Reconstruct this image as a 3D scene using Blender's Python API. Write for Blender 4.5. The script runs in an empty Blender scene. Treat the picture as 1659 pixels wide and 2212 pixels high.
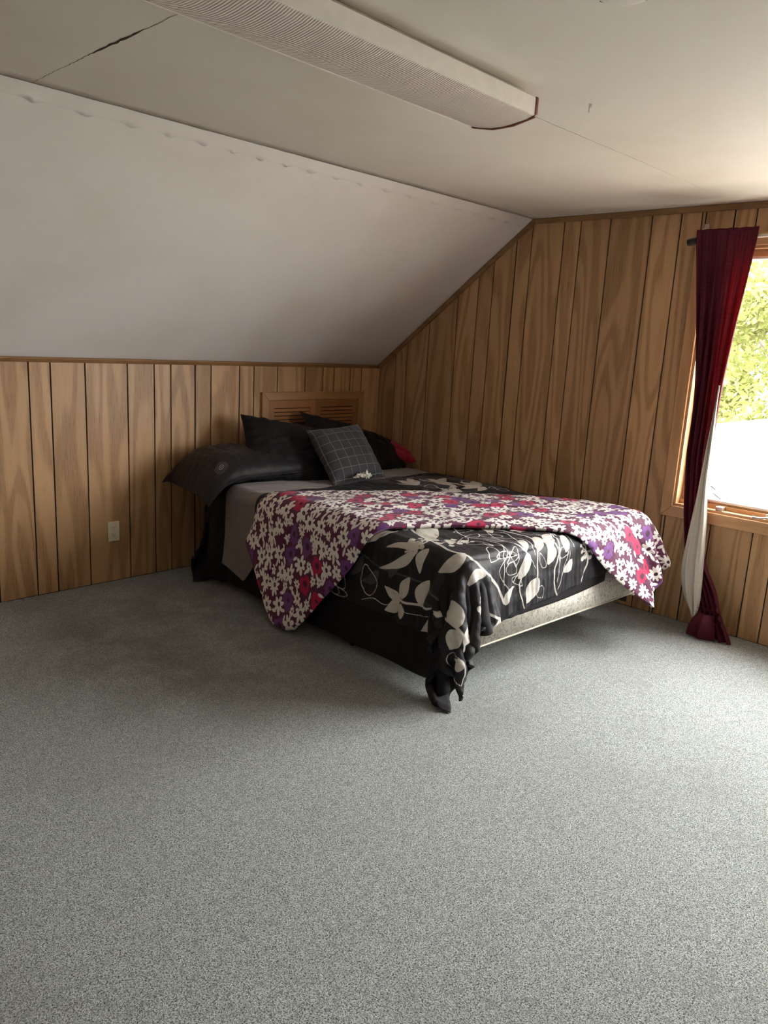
import bpy, bmesh, math, random
import numpy as np
from mathutils import Vector, Matrix

random.seed(7); rng = np.random.default_rng(7)
S = bpy.context.scene
COL = S.collection
PI = math.pi

# ------------------------------------------------------------------ camera, sky, exposure
F_PX, YAW, PITCH, ROLL = 1660.358, 0.814804, 0.2186355, 0.0550453
CAM_LOC = Vector((-4.30777586, -4.20716713, 1.50255137))
fw = Vector((math.sin(YAW) * math.cos(PITCH), math.cos(YAW) * math.cos(PITCH), -math.sin(PITCH)))
rt = Vector((math.cos(YAW), -math.sin(YAW), 0)); up = rt.cross(fw)
r2 = rt * math.cos(ROLL) + up * math.sin(ROLL); u2 = -rt * math.sin(ROLL) + up * math.cos(ROLL)
cam = bpy.data.objects.new('camera', bpy.data.cameras.new('camera')); COL.objects.link(cam)
cam.matrix_world = Matrix(((r2.x, u2.x, -fw.x, CAM_LOC.x), (r2.y, u2.y, -fw.y, CAM_LOC.y), (r2.z, u2.z, -fw.z, CAM_LOC.z), (0, 0, 0, 1)))
cam.data.sensor_fit = 'HORIZONTAL'; cam.data.sensor_width = 36.0; cam.data.lens = F_PX / 1659 * 36.0
cam.data.clip_start = 0.05; cam.data.clip_end = 200
S.camera = cam

SKY = 9.0
world = bpy.data.worlds.new('overcast_sky'); S.world = world; world.use_nodes = True
bgn = world.node_tree.nodes['Background']
bgn.inputs[0].default_value = (1.0, 0.968, 0.975, 1); bgn.inputs[1].default_value = SKY
S.view_settings.view_transform = 'Standard'; S.view_settings.look = 'None'
S.view_settings.gamma = 1.0; S.view_settings.use_curve_mapping = False
S.view_settings.exposure = 2.12
S.cycles.use_denoising = True
S.cycles.max_bounces = 9; S.cycles.diffuse_bounces = 5; S.cycles.transparent_max_bounces = 12
S.cycles.sample_clamp_indirect = 8.0
S.cycles.adaptive_threshold = 0.025

# room measures (metres): corner of knee wall and gable wall at the origin
HC, HK, YS = 2.30, 1.322, 1.302            # flat ceiling, knee wall height, run of the slope
XB, YF = -6.6, -6.3                        # far ends of the room behind the camera
WY0, WY1, WZ0, WZ1 = -2.43, -4.80, 0.67, 2.085   # window opening in the gable wall

def portal(x, y0, y1, z0, z1, sgn):
    L = bpy.data.lights.new('window_portal', 'AREA'); L.shape = 'RECTANGLE'; L.size = abs(y1 - y0); L.size_y = z1 - z0
    L.cycles.is_portal = True
    o = bpy.data.objects.new('window_portal', L); COL.objects.link(o)
    o.location = (x, (y0 + y1) / 2, (z0 + z1) / 2)
    o.rotation_euler = (PI / 2, 0, sgn * PI / 2)
    return o
portal(0.17, WY0, WY1, WZ0, WZ1, 1)       # only tells the renderer where the sky comes in
W2 = (-3.32, -3.04); W2Z = (1.32, 1.66)      # opening of the unseen window, added behind the camera and sized for fill light
portal(XB - 0.17, W2[0], W2[1], *W2Z, -1)
sun = bpy.data.objects.new('sun', bpy.data.lights.new('sun', 'SUN')); COL.objects.link(sun)
sun.data.energy = 18.0; sun.data.color = (1.0, 0.92, 0.87); sun.data.angle = 0.02
sun.rotation_euler = Vector((0.05, 0.55, -0.83)).to_track_quat('-Z', 'Y').to_euler()   # over the roof, never straight into the room

# ------------------------------------------------------------------ helpers
def link(o, parent=None, **kw):
    COL.objects.link(o)
    if parent is not None: o.parent = parent
    for k, v in kw.items(): o[k] = v
    return o
def mesh(name, verts, faces, mat, parent=None, smooth=False, **kw):
    me = bpy.data.meshes.new(name); me.from_pydata([tuple(v) for v in verts], [], faces); me.update()
    if mat: me.materials.append(mat)
    if smooth: me.shade_smooth()
    return link(bpy.data.objects.new(name, me), parent, **kw)
def empty(name, loc=(0, 0, 0), rz=0, parent=None, **kw):
    o = bpy.data.objects.new(name, None); o.empty_display_size = 0.1; o.location = loc; o.rotation_euler = (0, 0, rz)
    return link(o, parent, **kw)
def box_data(x0, x1, y0, y1, z0, z1):
    x0, x1 = min(x0, x1), max(x0, x1); y0, y1 = min(y0, y1), max(y0, y1)
    v = [(x0, y0, z0), (x1, y0, z0), (x1, y1, z0), (x0, y1, z0), (x0, y0, z1), (x1, y0, z1), (x1, y1, z1), (x0, y1, z1)]
    f = [(0, 3, 2, 1), (4, 5, 6, 7), (0, 1, 5, 4), (1, 2, 6, 5), (2, 3, 7, 6), (3, 0, 4, 7)]
    return v, f
def boxes(name, lst, mat, parent=None, **kw):
    V, F = [], []
    for b in lst:
        v, f = box_data(*b); k = len(V); V += v; F += [tuple(i + k for i in q) for q in f]
    return mesh(name, V, F, mat, parent, **kw)
def bevel(o, w=0.003, n=2):
    bm = bmesh.new(); bm.from_mesh(o.data)
    bmesh.ops.bevel(bm, geom=[e for e in bm.edges], offset=w, segments=n, affect='EDGES', profile=0.5)
    bm.to_mesh(o.data); bm.free(); return o
def bbox(name, b, mat, parent=None, w=0.003, n=2, **kw):
    return bevel(boxes(name, [b], mat, parent, **kw), w, n)
def prism(name, poly, d0, d1, axis, mat, parent=None, bev=0, **kw):
    """poly: 2D outline (a,b); extruded along axis from d0 to d1. axis 'x': (d,a,b); 'y': (a,d,b); 'z': (a,b,d)"""
    def P(a, b, d): return {'x': (d, a, b), 'y': (a, d, b), 'z': (a, b, d)}[axis]
    n = len(poly); V = [P(a, b, d0) for a, b in poly] + [P(a, b, d1) for a, b in poly]
    F = [tuple(range(n)), tuple(range(2 * n - 1, n - 1, -1))] + [(i, i + n, (i + 1) % n + n, (i + 1) % n) for i in range(n)]
    o = mesh(name, V, F, mat, parent, **kw)
    bm = bmesh.new(); bm.from_mesh(o.data); bmesh.ops.recalc_face_normals(bm, faces=bm.faces)
    if bev: bmesh.ops.bevel(bm, geom=list(bm.edges), offset=bev, segments=1, affect='EDGES')
    bm.to_mesh(o.data); bm.free(); return o
def tube(name, pts, rad, mat, parent=None, seg=10, **kw):
    pts = [Vector(p) for p in pts]; rads = rad if isinstance(rad, (list, tuple)) else [rad] * len(pts)
    V, F = [], []
    for i, p in enumerate(pts):
        t = (pts[min(i + 1, len(pts) - 1)] - pts[max(i - 1, 0)]).normalized()
        a = t.cross(Vector((0, 0, 1)) if abs(t.z) < 0.9 else Vector((1, 0, 0))).normalized(); b = t.cross(a)
        for k in range(seg):
            th = 2 * PI * k / seg; V.append(p + (a * math.cos(th) + b * math.sin(th)) * rads[i])
    for i in range(len(pts) - 1):
        for k in range(seg):
            F.append((i * seg + k, i * seg + (k + 1) % seg, (i + 1) * seg + (k + 1) % seg, (i + 1) * seg + k))
    F.append(tuple(range(seg - 1, -1, -1))); F.append(tuple(range((len(pts) - 1) * seg, len(pts) * seg)))
    return mesh(name, V, F, mat, parent, smooth=True, **kw)
def lathe(name, prof, mat, parent=None, seg=32, loc=(0, 0, 0), **kw):
    V, F = [], []; n = len(prof)
    for r, z in prof:
        for k in range(seg):
            th = 2 * PI * k / seg; V.append((loc[0] + r * math.cos(th), loc[1] + r * math.sin(th), loc[2] + z))
    for i in range(n - 1):
        for k in range(seg):
            F.append((i * seg + k, i * seg + (k + 1) % seg, (i + 1) * seg + (k + 1) % seg, (i + 1) * seg + k))
    F.append(tuple(range(seg - 1, -1, -1))); F.append(tuple(range((n - 1) * seg, n * seg)))
    o = mesh(name, V, F, mat, parent, smooth=True, **kw)
    bm = bmesh.new(); bm.from_mesh(o.data); bmesh.ops.recalc_face_normals(bm, faces=bm.faces); bm.to_mesh(o.data); bm.free()
    return o

# ---- node helpers
class NT:
    def __init__(s, name):
        s.m = bpy.data.materials.new(name); s.m.use_nodes = True; s.t = s.m.node_tree; s.n = s.t.nodes
        s.p = s.n['Principled BSDF']; s.out = s.n['Material Output']
    def new(s, ty, **kw):
        n = s.n.new(ty)
        for k, v in kw.items(): setattr(n, k, v)
        return n
    def set(s, sock, v):
        if isinstance(v, bpy.types.NodeSocket): s.t.links.new(v, sock)
        elif isinstance(v, (tuple, list)) and len(v) == 3 and sock.type == 'RGBA': sock.default_value = (*v, 1)
        else: sock.default_value = v
    def math(s, op, a, b=0.0, c=0.0):
        n = s.new('ShaderNodeMath', operation=op)
        s.set(n.inputs[0], a); s.set(n.inputs[1], b); s.set(n.inputs[2], c); return n.outputs[0]
    def sep(s, v):
        n = s.new('ShaderNodeSeparateXYZ'); s.set(n.inputs[0], v); return n.outputs
    def comb(s, x=0.0, y=0.0, z=0.0):
        n = s.new('ShaderNodeCombineXYZ'); s.set(n.inputs[0], x); s.set(n.inputs[1], y); s.set(n.inputs[2], z); return n.outputs[0]
    def noise(s, vec, scale=1.0, detail=2.0, rough=0.5, dist=0.0):
        n = s.new('ShaderNodeTexNoise'); s.set(n.inputs['Vector'], vec); n.inputs['Scale'].default_value = scale
        n.inputs['Detail'].default_value = detail; n.inputs['Roughness'].default_value = rough; n.inputs['Distortion'].default_value = dist
        return n.outputs['Fac']
    def ramp(s, v, a, b, lo=0.0, hi=1.0):
        n = s.new('ShaderNodeMapRange', interpolation_type='SMOOTHSTEP'); s.set(n.inputs[0], v)
        for k, q in zip((1, 2, 3, 4), (a, b, lo, hi)): s.set(n.inputs[k], q)
        return n.outputs[0]
    def mix(s, f, a, b, mode='MIX'):
        n = s.new('ShaderNodeMix', data_type='RGBA', blend_type=mode); s.set(n.inputs[0], f); s.set(n.inputs[6], a); s.set(n.inputs[7], b); return n.outputs[2]
    def obj(s): return s.new('ShaderNodeTexCoord').outputs['Object']
    def attr(s, name): return s.new('ShaderNodeAttribute', attribute_name=name).outputs['Fac']
    def rand(s): return s.new('ShaderNodeObjectInfo').outputs['Random']
    def bump(s, h, strength=0.3, dist=0.01):
        n = s.new('ShaderNodeBump'); s.set(n.inputs['Height'], h); n.inputs['Strength'].default_value = strength; n.inputs['Distance'].default_value = dist
        s.t.links.new(n.outputs[0], s.p.inputs['Normal'])
    def base(s, col, rough=0.5, spec=0.5, metal=0.0):
        s.set(s.p.inputs['Base Color'], col); s.set(s.p.inputs['Roughness'], rough)
        s.p.inputs['Specular IOR Level'].default_value = spec; s.p.inputs['Metallic'].default_value = metal
        return s

def plain(name, col, rough=0.5, spec=0.4, metal=0.0, var=0.08, scale=30.0):
    t = NT(name); nz = t.noise(t.obj(), scale, 3)
    c = t.mix(nz, tuple(x * (1 - var) for x in col), tuple(min(1, x * (1 + var)) for x in col))
    t.base(c, rough, spec, metal); return t.m

def wood(name, light, mid, dark, grain='z', amt=1.0, rough=0.36, spec=0.5, ring=60.0):
    """oak: contour lines of a stretched noise make the cathedral figure, fine pores run along the grain"""
    t = NT(name); o = t.sep(t.obj()); r = t.rand()
    if grain == 'z': ac, al = t.math('ADD', o[0], o[1]), o[2]
    elif grain == 'x': ac, al = t.math('ADD', o[2], o[1]), o[0]
    else: ac, al = t.math('ADD', o[2], o[0]), o[1]
    off = t.math('MULTIPLY', r, 71.3); ac2 = t.math('ADD', ac, off); al2 = t.math('ADD', al, t.math('MULTIPLY', r, 17.0))
    fig = t.noise(t.comb(t.math('MULTIPLY', ac2, 4.6), t.math('MULTIPLY', al2, 0.50), off), 1.0, 1.5, 0.45, 0.25)
    rings = t.math('SINE', t.math('ADD', t.math('MULTIPLY', fig, ring), t.math('MULTIPLY', r, 40.0)))
    rings = t.math('MULTIPLY_ADD', rings, 0.5, 0.5)
    wide = t.noise(t.comb(t.math('MULTIPLY', ac2, 16.0), t.math('MULTIPLY', al2, 1.2), off), 1.0, 2.0)
    pores = t.noise(t.comb(t.math('MULTIPLY', ac2, 330.0), t.math('MULTIPLY', al2, 9.0), off), 1.0, 2.0, 0.6)
    pf = t.ramp(pores, 0.50, 0.68)
    c = t.mix(t.math('MULTIPLY', t.ramp(rings, 0.25, 0.95), 0.75 * amt), light, mid)
    c = t.mix(t.math('MULTIPLY', t.ramp(wide, 0.5, 0.75), 0.35 * amt), c, mid)
    c = t.mix(t.math('MULTIPLY', pf, t.math('MULTIPLY_ADD', rings, 0.45 * amt, 0.12)), c, dark)
    hs = t.new('ShaderNodeHueSaturation'); t.set(hs.inputs['Value'], t.math('MULTIPLY_ADD', r, 0.22, 0.89)); t.set(hs.inputs['Color'], c)
    t.base(hs.outputs[0], t.math('MULTIPLY_ADD', pf, 0.15, rough), spec)
    t.bump(t.math('SUBTRACT', 1.0, pf), 0.12, 0.0006)
    return t.m

# ------------------------------------------------------------------ materials
M = {}
M['panel'] = wood('oak_panelling', (0.50, 0.305, 0.155), (0.315, 0.17, 0.075), (0.15, 0.075, 0.03), spec=0.32, rough=0.40, amt=0.85)
M['trim_x'] = wood('oak_trim_x', (0.30, 0.165, 0.07), (0.22, 0.115, 0.048), (0.12, 0.06, 0.025), 'x', rough=0.4)
M['trim_y'] = wood('oak_trim_y', (0.30, 0.165, 0.07), (0.22, 0.115, 0.048), (0.12, 0.06, 0.025), 'y', rough=0.4)
M['case_z'] = wood('oak_casing_z', (0.52, 0.30, 0.14), (0.40, 0.22, 0.095), (0.2, 0.1, 0.04), 'z', amt=0.7, rough=0.35)
M['case_y'] = wood('oak_casing_y', (0.52, 0.30, 0.14), (0.40, 0.22, 0.095), (0.2, 0.1, 0.04), 'y', amt=0.7, rough=0.35)
M['hatch_x'] = wood('hatch_wood_x', (0.36, 0.165, 0.062), (0.29, 0.125, 0.045), (0.19, 0.08, 0.03), 'x', amt=0.5)
M['hatch_z'] = wood('hatch_wood_z', (0.36, 0.165, 0.062), (0.29, 0.125, 0.045), (0.19, 0.08, 0.03), 'z', amt=0.5)
M['hcase_x'] = wood('hatch_casing_x', (0.40, 0.22, 0.095), (0.30, 0.16, 0.065), (0.17, 0.085, 0.035), 'x', amt=0.6)
M['hcase_z'] = wood('hatch_casing_z', (0.40, 0.22, 0.095), (0.30, 0.16, 0.065), (0.17, 0.085, 0.035), 'z', amt=0.6)
M['groove'] = plain('groove_black_brown', (0.02, 0.013, 0.008), 0.7)
M['crack'] = plain('crack_dark', (0.035, 0.025, 0.018), 0.9)
M['outlet'] = plain('almond_plastic', (0.66, 0.60, 0.45), 0.35)
M['slot'] = plain('slot_dark', (0.03, 0.028, 0.025), 0.6)
M['brown'] = plain('brown_end_cap', (0.17, 0.055, 0.03), 0.3, 0.5)
M['whitemetal'] = plain('white_enamel', (0.78, 0.75, 0.70), 0.4)
M['steel'] = plain('painted_steel', (0.03, 0.028, 0.027), 0.45)
M['chrome'] = plain('caster_metal', (0.55, 0.52, 0.47), 0.3, 0.5, 0.9)
M['rubber'] = plain('black_plastic', (0.015, 0.015, 0.016), 0.45)
M['handle'] = plain('satin_metal', (0.50, 0.45, 0.40), 0.3, 0.5, 0.8)
M['rodwhite'] = plain('ivory_rod', (0.75, 0.70, 0.60), 0.35)
M['bark'] = plain('bark', (0.09, 0.07, 0.055), 0.9, var=0.4, scale=8)
M['backwall'] = wood('far_wall_panelling', (0.33, 0.20, 0.10), (0.24, 0.135, 0.06), (0.16, 0.08, 0.035))

def drywall(name, col):
    t = NT(name); o = t.obj()
    stain = t.noise(o, 1.7, 4, 0.6); c = t.mix(t.ramp(stain, 0.42, 0.75), col, tuple(x * y for x, y in zip(col, (0.93, 0.91, 0.88))))
    spots = t.noise(o, 9.0, 3, 0.65); c = t.mix(t.ramp(spots, 0.68, 0.80, 0, 0.35), c, tuple(x * 0.8 for x in col))
    t.base(c, 0.62, 0.3); t.bump(t.noise(o, 160.0, 3), 0.06, 0.002); return t.m
M['ceiling'] = drywall('painted_ceiling', (0.74, 0.70, 0.64))
M['slope'] = drywall('painted_slope', (0.78, 0.75, 0.735))
M['exterior'] = plain('exterior_grey', (0.4, 0.4, 0.4), 0.8)

def carpet():
    t = NT('grey_green_carpet'); o = t.obj()
    tuft = t.noise(o, 270.0, 2.5, 0.62, 0.9); fine = t.noise(o, 900.0, 2.0, 0.6)
    clump = t.noise(o, 42.0, 3.0, 0.65); traf = t.noise(o, 1.3, 3.0, 0.6)
    c = t.mix(t.ramp(tuft, 0.36, 0.60), (0.070, 0.076, 0.072), (0.84, 0.89, 0.86))
    c = t.mix(t.ramp(clump, 0.42, 0.72, 0, 0.42), c, (0.25, 0.27, 0.26))
    c = t.mix(t.ramp(traf, 0.45, 0.72, 0, 0.30), c, (0.26, 0.26, 0.235))
    xy = t.sep(o)
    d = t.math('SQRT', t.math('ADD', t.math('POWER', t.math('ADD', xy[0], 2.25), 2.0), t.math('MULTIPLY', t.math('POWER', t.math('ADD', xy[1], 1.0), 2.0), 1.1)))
    worn = t.math('MULTIPLY', t.ramp(d, 1.45, 0.3), t.ramp(t.noise(o, 4.2, 3.0, 0.7), 0.22, 0.70))  # brown stain plus the bed's shade, both painted into the carpet colour
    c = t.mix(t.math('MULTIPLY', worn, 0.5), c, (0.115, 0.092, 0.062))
    t.base(c, 0.95, 0.1)
    t.p.inputs['Sheen Weight'].default_value = 0.15
    h = t.math('ADD', t.math('MULTIPLY', tuft, 1.0), t.math('ADD', t.math('MULTIPLY', fine, 0.35), t.math('MULTIPLY', clump, 0.8)))
    t.bump(h, 1.0, 0.010); return t.m
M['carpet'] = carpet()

def fabric(name, col, rough=0.75, sheen=0.3, weave=900.0, crease=0.0, spec=0.25):
    t = NT(name); o = t.obj(); w = t.noise(o, weave, 2)
    c = t.mix(w, tuple(x * 0.85 for x in col), tuple(x * 1.15 for x in col)); t.base(c, rough, spec)
    t.p.inputs['Sheen Weight'].default_value = sheen; t.p.inputs['Sheen Roughness'].default_value = 0.4
    h = t.math('MULTIPLY', w, 0.15)
    if crease: h = t.math('ADD', h, t.math('MULTIPLY', t.noise(o, 14.0, 3, 0.55, 0.5), crease))
    t.bump(h, 0.35, 0.01); return t.m
M['black'] = fabric('black_cotton', (0.0075, 0.0068, 0.0078), 0.65, 0.03, crease=1.0)
M['blacksheet'] = fabric('charcoal_black_sheet', (0.010, 0.0082, 0.0095), 0.7, 0.02, crease=0.6)
M['grey'] = fabric('mauve_grey_blanket', (0.205, 0.175, 0.175), 0.8, 0.2, crease=1.0)
M['red'] = fabric('crimson_cotton', (0.30, 0.012, 0.03), 0.7, 0.2)
M['mattress'] = fabric('mattress_ticking', (0.5, 0.48, 0.45), 0.8, 0.1)
M['piping'] = fabric('cream_piping', (0.62, 0.57, 0.47), 0.7, 0.1)
M['tissue'] = fabric('white_tissue', (0.80, 0.78, 0.74), 0.9, 0.0, crease=0.5)

def damask():
    t = NT('cream_damask'); o = t.obj()
    xy = t.sep(o); v = t.comb(t.math('MULTIPLY', t.math('ADD', xy[0], xy[1]), 1.0), 0.0, xy[2])
    a = t.noise(v, 22.0, 2.0, 0.55, 1.6); b = t.math('ABSOLUTE', t.math('SUBTRACT', a, 0.5)); s = t.ramp(b, 0.012, 0.045)
    b2 = t.noise(v, 60.0, 2.0, 0.5, 0.8)
    c = t.mix(s, (0.50, 0.46, 0.39), (0.82, 0.78, 0.70)); c = t.mix(t.ramp(b2, 0.55, 0.7, 0, 0.3), c, (0.42, 0.39, 0.33))
    t.base(c, t.math('MULTIPLY_ADD', s, -0.25, 0.7), 0.4); t.bump(s, 0.5, 0.003); return t.m
M['damask'] = damask()

def leafprint():
    t = NT('black_leaf_print_cotton'); o = t.obj(); w = t.noise(o, 900.0, 2)
    e = 0.0016
    fill = t.ramp(t.attr('leaf'), -e, e); gr = t.ramp(t.attr('greyleaf'), -e, e); li = t.ramp(t.attr('line'), -0.0011, 0.0011)
    c = t.mix(gr, (0.0105, 0.009, 0.011), (0.065, 0.058, 0.062))
    c = t.mix(fill, c, (0.56, 0.52, 0.475)); c = t.mix(li, c, (0.66, 0.62, 0.58))
    t.base(c, 0.55, 0.27); t.p.inputs['Sheen Weight'].default_value = 0.03
    wr = t.noise(o, 15.0, 3, 0.55, 0.6)
    t.bump(t.math('ADD', t.math('MULTIPLY', w, 0.12), t.math('MULTIPLY', wr, 1.1)), 0.4, 0.012); return t.m
M['leaf'] = leafprint()

def daisyprint():
    t = NT('daisy_print_cotton'); o = t.obj(); w = t.noise(o, 900.0, 2); e = 0.0016
    k = t.noise(o, 70.0, 2)
    c = t.mix(t.ramp(k, 0.4, 0.6), (0.085, 0.012, 0.045), (0.115, 0.02, 0.065))
    c = t.mix(t.ramp(t.attr('purple'), -e, e), c, t.mix(k, (0.12, 0.03, 0.16), (0.20, 0.07, 0.26)))
    c = t.mix(t.ramp(t.attr('crimson'), -e, e), c, t.mix(k, (0.36, 0.006, 0.05), (0.52, 0.015, 0.085)))
    c = t.mix(t.ramp(t.attr('white'), -e, e), c, (0.80, 0.77, 0.73))
    c = t.mix(t.ramp(t.attr('eye'), -e, e), c, (0.06, 0.012, 0.04))
    t.base(c, 0.65, 0.3); t.p.inputs['Sheen Weight'].default_value = 0.1
    wr = t.noise(o, 12.0, 3, 0.55, 0.4)
    t.bump(t.math('ADD', t.math('MULTIPLY', w, 0.12), t.math('MULTIPLY', wr, 1.0)), 0.4, 0.012); return t.m
M['daisy'] = daisyprint()

def gridfabric():
    t = NT('charcoal_windowpane_check'); o = t.sep(t.obj()); s = 0.062
    def ln(v):
        f = t.math('FRACT', t.math('MULTIPLY_ADD', v, 1 / s, 100.5)); return t.ramp(t.math('ABSOLUTE', t.math('SUBTRACT', f, 0.5)), 0.032, 0.012)
    g = t.math('MAXIMUM', ln(o[0]), ln(o[1]))
    w = t.noise(t.obj(), 700.0, 2)
    c = t.mix(w, (0.030, 0.029, 0.033), (0.044, 0.043, 0.049)); c = t.mix(g, c, (0.17, 0.165, 0.175))
    t.base(c, 0.7, 0.3); t.p.inputs['Sheen Weight'].default_value = 0.1; t.bump(w, 0.2, 0.002); return t.m
M['gridf'] = gridfabric()

def pillowprint():
    """black cotton with stitched ring medallions at a few places"""
    t = NT('black_cotton_with_rings'); o = t.obj(); xy = t.sep(o); c = (0.008, 0.0073, 0.009); acc = None
    for (cx, cy, R) in [(-0.225, -0.175, 0.034)]:
        dx = t.math('SUBTRACT', xy[0], cx); dy = t.math('SUBTRACT', xy[1], cy)
        d = t.math('SQRT', t.math('ADD', t.math('MULTIPLY', dx, dx), t.math('MULTIPLY', dy, dy)))
        an = t.math('ARCTAN2', dy, dx)
        for rr, wd, dots in ((0.17, 0.05, 0), (0.40, 0.07, 0), (0.72, 0.05, 26), (1.0, 0.05, 34)):
            q = t.ramp(t.math('ABSOLUTE', t.math('SUBTRACT', d, R * rr)), R * wd * 1.4, R * wd * 0.6)
            if dots: q = t.math('MULTIPLY', q, t.ramp(t.math('SINE', t.math('MULTIPLY', an, float(dots))), -0.2, 0.3))
            acc = q if acc is None else t.math('MAXIMUM', acc, q)
    w = t.noise(o, 800.0, 2); t.base(t.mix(acc, c, (0.30, 0.28, 0.30)), 0.5, 0.35); t.p.inputs['Sheen Weight'].default_value = 0.02
    t.bump(t.math('ADD', t.math('MULTIPLY', w, 0.1), t.noise(o, 12.0, 3, 0.5, 0.5)), 0.3, 0.012); return t.m
M['rings'] = pillowprint()

def curtain_mat(name, col, tr, trans, dk=0.7):
    t = NT(name); o = t.sep(t.obj()); slub = t.noise(t.comb(t.math('MULTIPLY', o[1], 9.0), 0.0, t.math('MULTIPLY', o[2], 260.0)), 1.0, 2.0)
    c = t.mix(t.ramp(slub, 0.45, 0.7), col, tuple(x * dk for x in col)); t.base(c, 0.7, 0.25)
    tl = t.new('ShaderNodeBsdfTranslucent'); t.set(tl.inputs[0], t.mix(t.ramp(slub, 0.45, 0.7), tr, tuple(x * dk for x in tr)))
    mx = t.new('ShaderNodeMixShader'); mx.inputs[0].default_value = trans
    t.t.links.new(t.p.outputs[0], mx.inputs[1]); t.t.links.new(tl.outputs[0], mx.inputs[2]); t.t.links.new(mx.outputs[0], t.out.inputs[0]); return t.m
M['maroon'] = curtain_mat('maroon_curtain_cloth', (0.115, 0.017, 0.032), (0.30, 0.024, 0.028), 0.35)
M['lining'] = curtain_mat('ivory_lining_satin', (0.62, 0.58, 0.50), (0.5, 0.46, 0.38), 0.15, 0.93)

def lens_mat():
    t = NT('ribbed_acrylic_lens'); o = t.sep(t.obj())
    t.base((0.74, 0.66, 0.62), 0.35, 0.5)
    w = t.math('SINE', t.math('MULTIPLY', o[0], 2 * PI / 0.0085)); t.bump(w, 0.55, 0.0025); return t.m
M['lens'] = lens_mat()

def glass_mat():
    t = NT('window_glass'); tr = t.new('ShaderNodeBsdfTransparent'); tr.inputs[0].default_value = (0.94, 0.96, 0.95, 1)
    gl = t.new('ShaderNodeBsdfGlossy'); gl.inputs['Roughness'].default_value = 0.02
    lw = t.new('ShaderNodeLayerWeight'); lw.inputs[0].default_value = 0.5
    fac = t.math('MULTIPLY_ADD', t.math('POWER', lw.outputs['Facing'], 5.0), 0.96, 0.04)
    mx = t.new('ShaderNodeMixShader'); t.t.links.new(fac, mx.inputs[0]); t.t.links.new(tr.outputs[0], mx.inputs[1]); t.t.links.new(gl.outputs[0], mx.inputs[2])
    t.t.links.new(mx.outputs[0], t.out.inputs[0]); return t.m
M['glass'] = glass_mat()

def foliage_mat():
    t = NT('spring_foliage'); r = t.noise(t.obj(), 1.2, 3); c = t.mix(t.ramp(r, 0.35, 0.65), (0.070, 0.080, 0.018), (0.115, 0.122, 0.036)); t.base(c, 0.7, 0.2)
    tl = t.new('ShaderNodeBsdfTranslucent'); t.set(tl.inputs[0], (0.12, 0.135, 0.03)); mx = t.new('ShaderNodeMixShader'); mx.inputs[0].default_value = 0.3
    t.t.links.new(t.p.outputs[0], mx.inputs[1]); t.t.links.new(tl.outputs[0], mx.inputs[2]); t.t.links.new(mx.outputs[0], t.out.inputs[0]); return t.m
M['foliage'] = foliage_mat()
M['grass'] = plain('pale_dry_lawn', (0.21, 0.195, 0.165), 0.9, var=0.3, scale=3)
M['shingle'] = plain('grey_shingle', (0.11, 0.105, 0.10), 0.85, var=0.25, scale=60)

# ------------------------------------------------------------------ room shell
def struct(o, label, cat=None):
    o['kind'] = 'structure'; o['label'] = label; o['category'] = cat or o.name.split('_')[0]; return o

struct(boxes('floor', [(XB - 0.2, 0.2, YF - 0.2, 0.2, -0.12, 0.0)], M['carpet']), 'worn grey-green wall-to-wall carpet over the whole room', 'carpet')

# flat ceiling: one sheet with a slight sag next to the gable wall
def ceil_z(x, y):
    g = 0.010 * np.exp(-((x + 0.24) / 0.085) ** 2) * np.exp(-((y + 2.35) / 0.62) ** 4)
    g -= 0.004 * np.exp(-((x + 0.45) / 0.10) ** 2) * np.exp(-((y + 2.4) / 0.7) ** 4)
    return HC - g
xs = np.concatenate([np.linspace(XB, -1.0, 20), np.linspace(-0.97, 0.0, 50)]); ys = np.linspace(-YS, YF + YS, 60)
gx, gy = np.meshgrid(xs, ys, indexing='ij'); gz = ceil_z(gx, gy)
V = np.stack([gx, gy, gz], -1).reshape(-1, 3); nx, ny = gx.shape
Fq = [(i * ny + j, i * ny + j + 1, (i + 1) * ny + j + 1, (i + 1) * ny + j) for i in range(nx - 1) for j in range(ny - 1)]
ceiling = struct(mesh('ceiling', V, Fq, M['ceiling'], smooth=True), 'flat off-white painted ceiling with hairline cracks', 'ceiling')
so = ceiling.modifiers.new('thickness', 'SOLIDIFY'); so.thickness = 0.07; so.offset = 1.0
def slope_poly(sgn):
    if sgn < 0: pts = [(0.0, HK), (-YS, HC), (-YS, HC + 0.09), (0.1, HK + 0.02)]
    else: pts = [(YF, HK), (YF + YS, HC), (YF + YS, HC + 0.09), (YF - 0.1, HK + 0.02)]
    return pts
slope = struct(prism('ceiling_slope', slope_poly(-1), XB, 0.0, 'x', M['slope']), 'white sloping ceiling rising from the low panelled wall', 'ceiling')
struct(prism('ceiling_slope', slope_poly(1), XB, 0.0, 'x', M['slope']), 'white sloping ceiling opposite the bed, behind the camera', 'ceiling')
SN = Vector((0, -(HC - HK), -YS)).normalized()      # normal of the slope, into the room
SD = Vector((0, -YS, HC - HK)).normalized()         # up the slope
def on_slope(x, s, off=0.0): return Vector((x, 0, HK)) + SD * s + SN * off
SL = math.hypot(YS, HC - HK)
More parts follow.
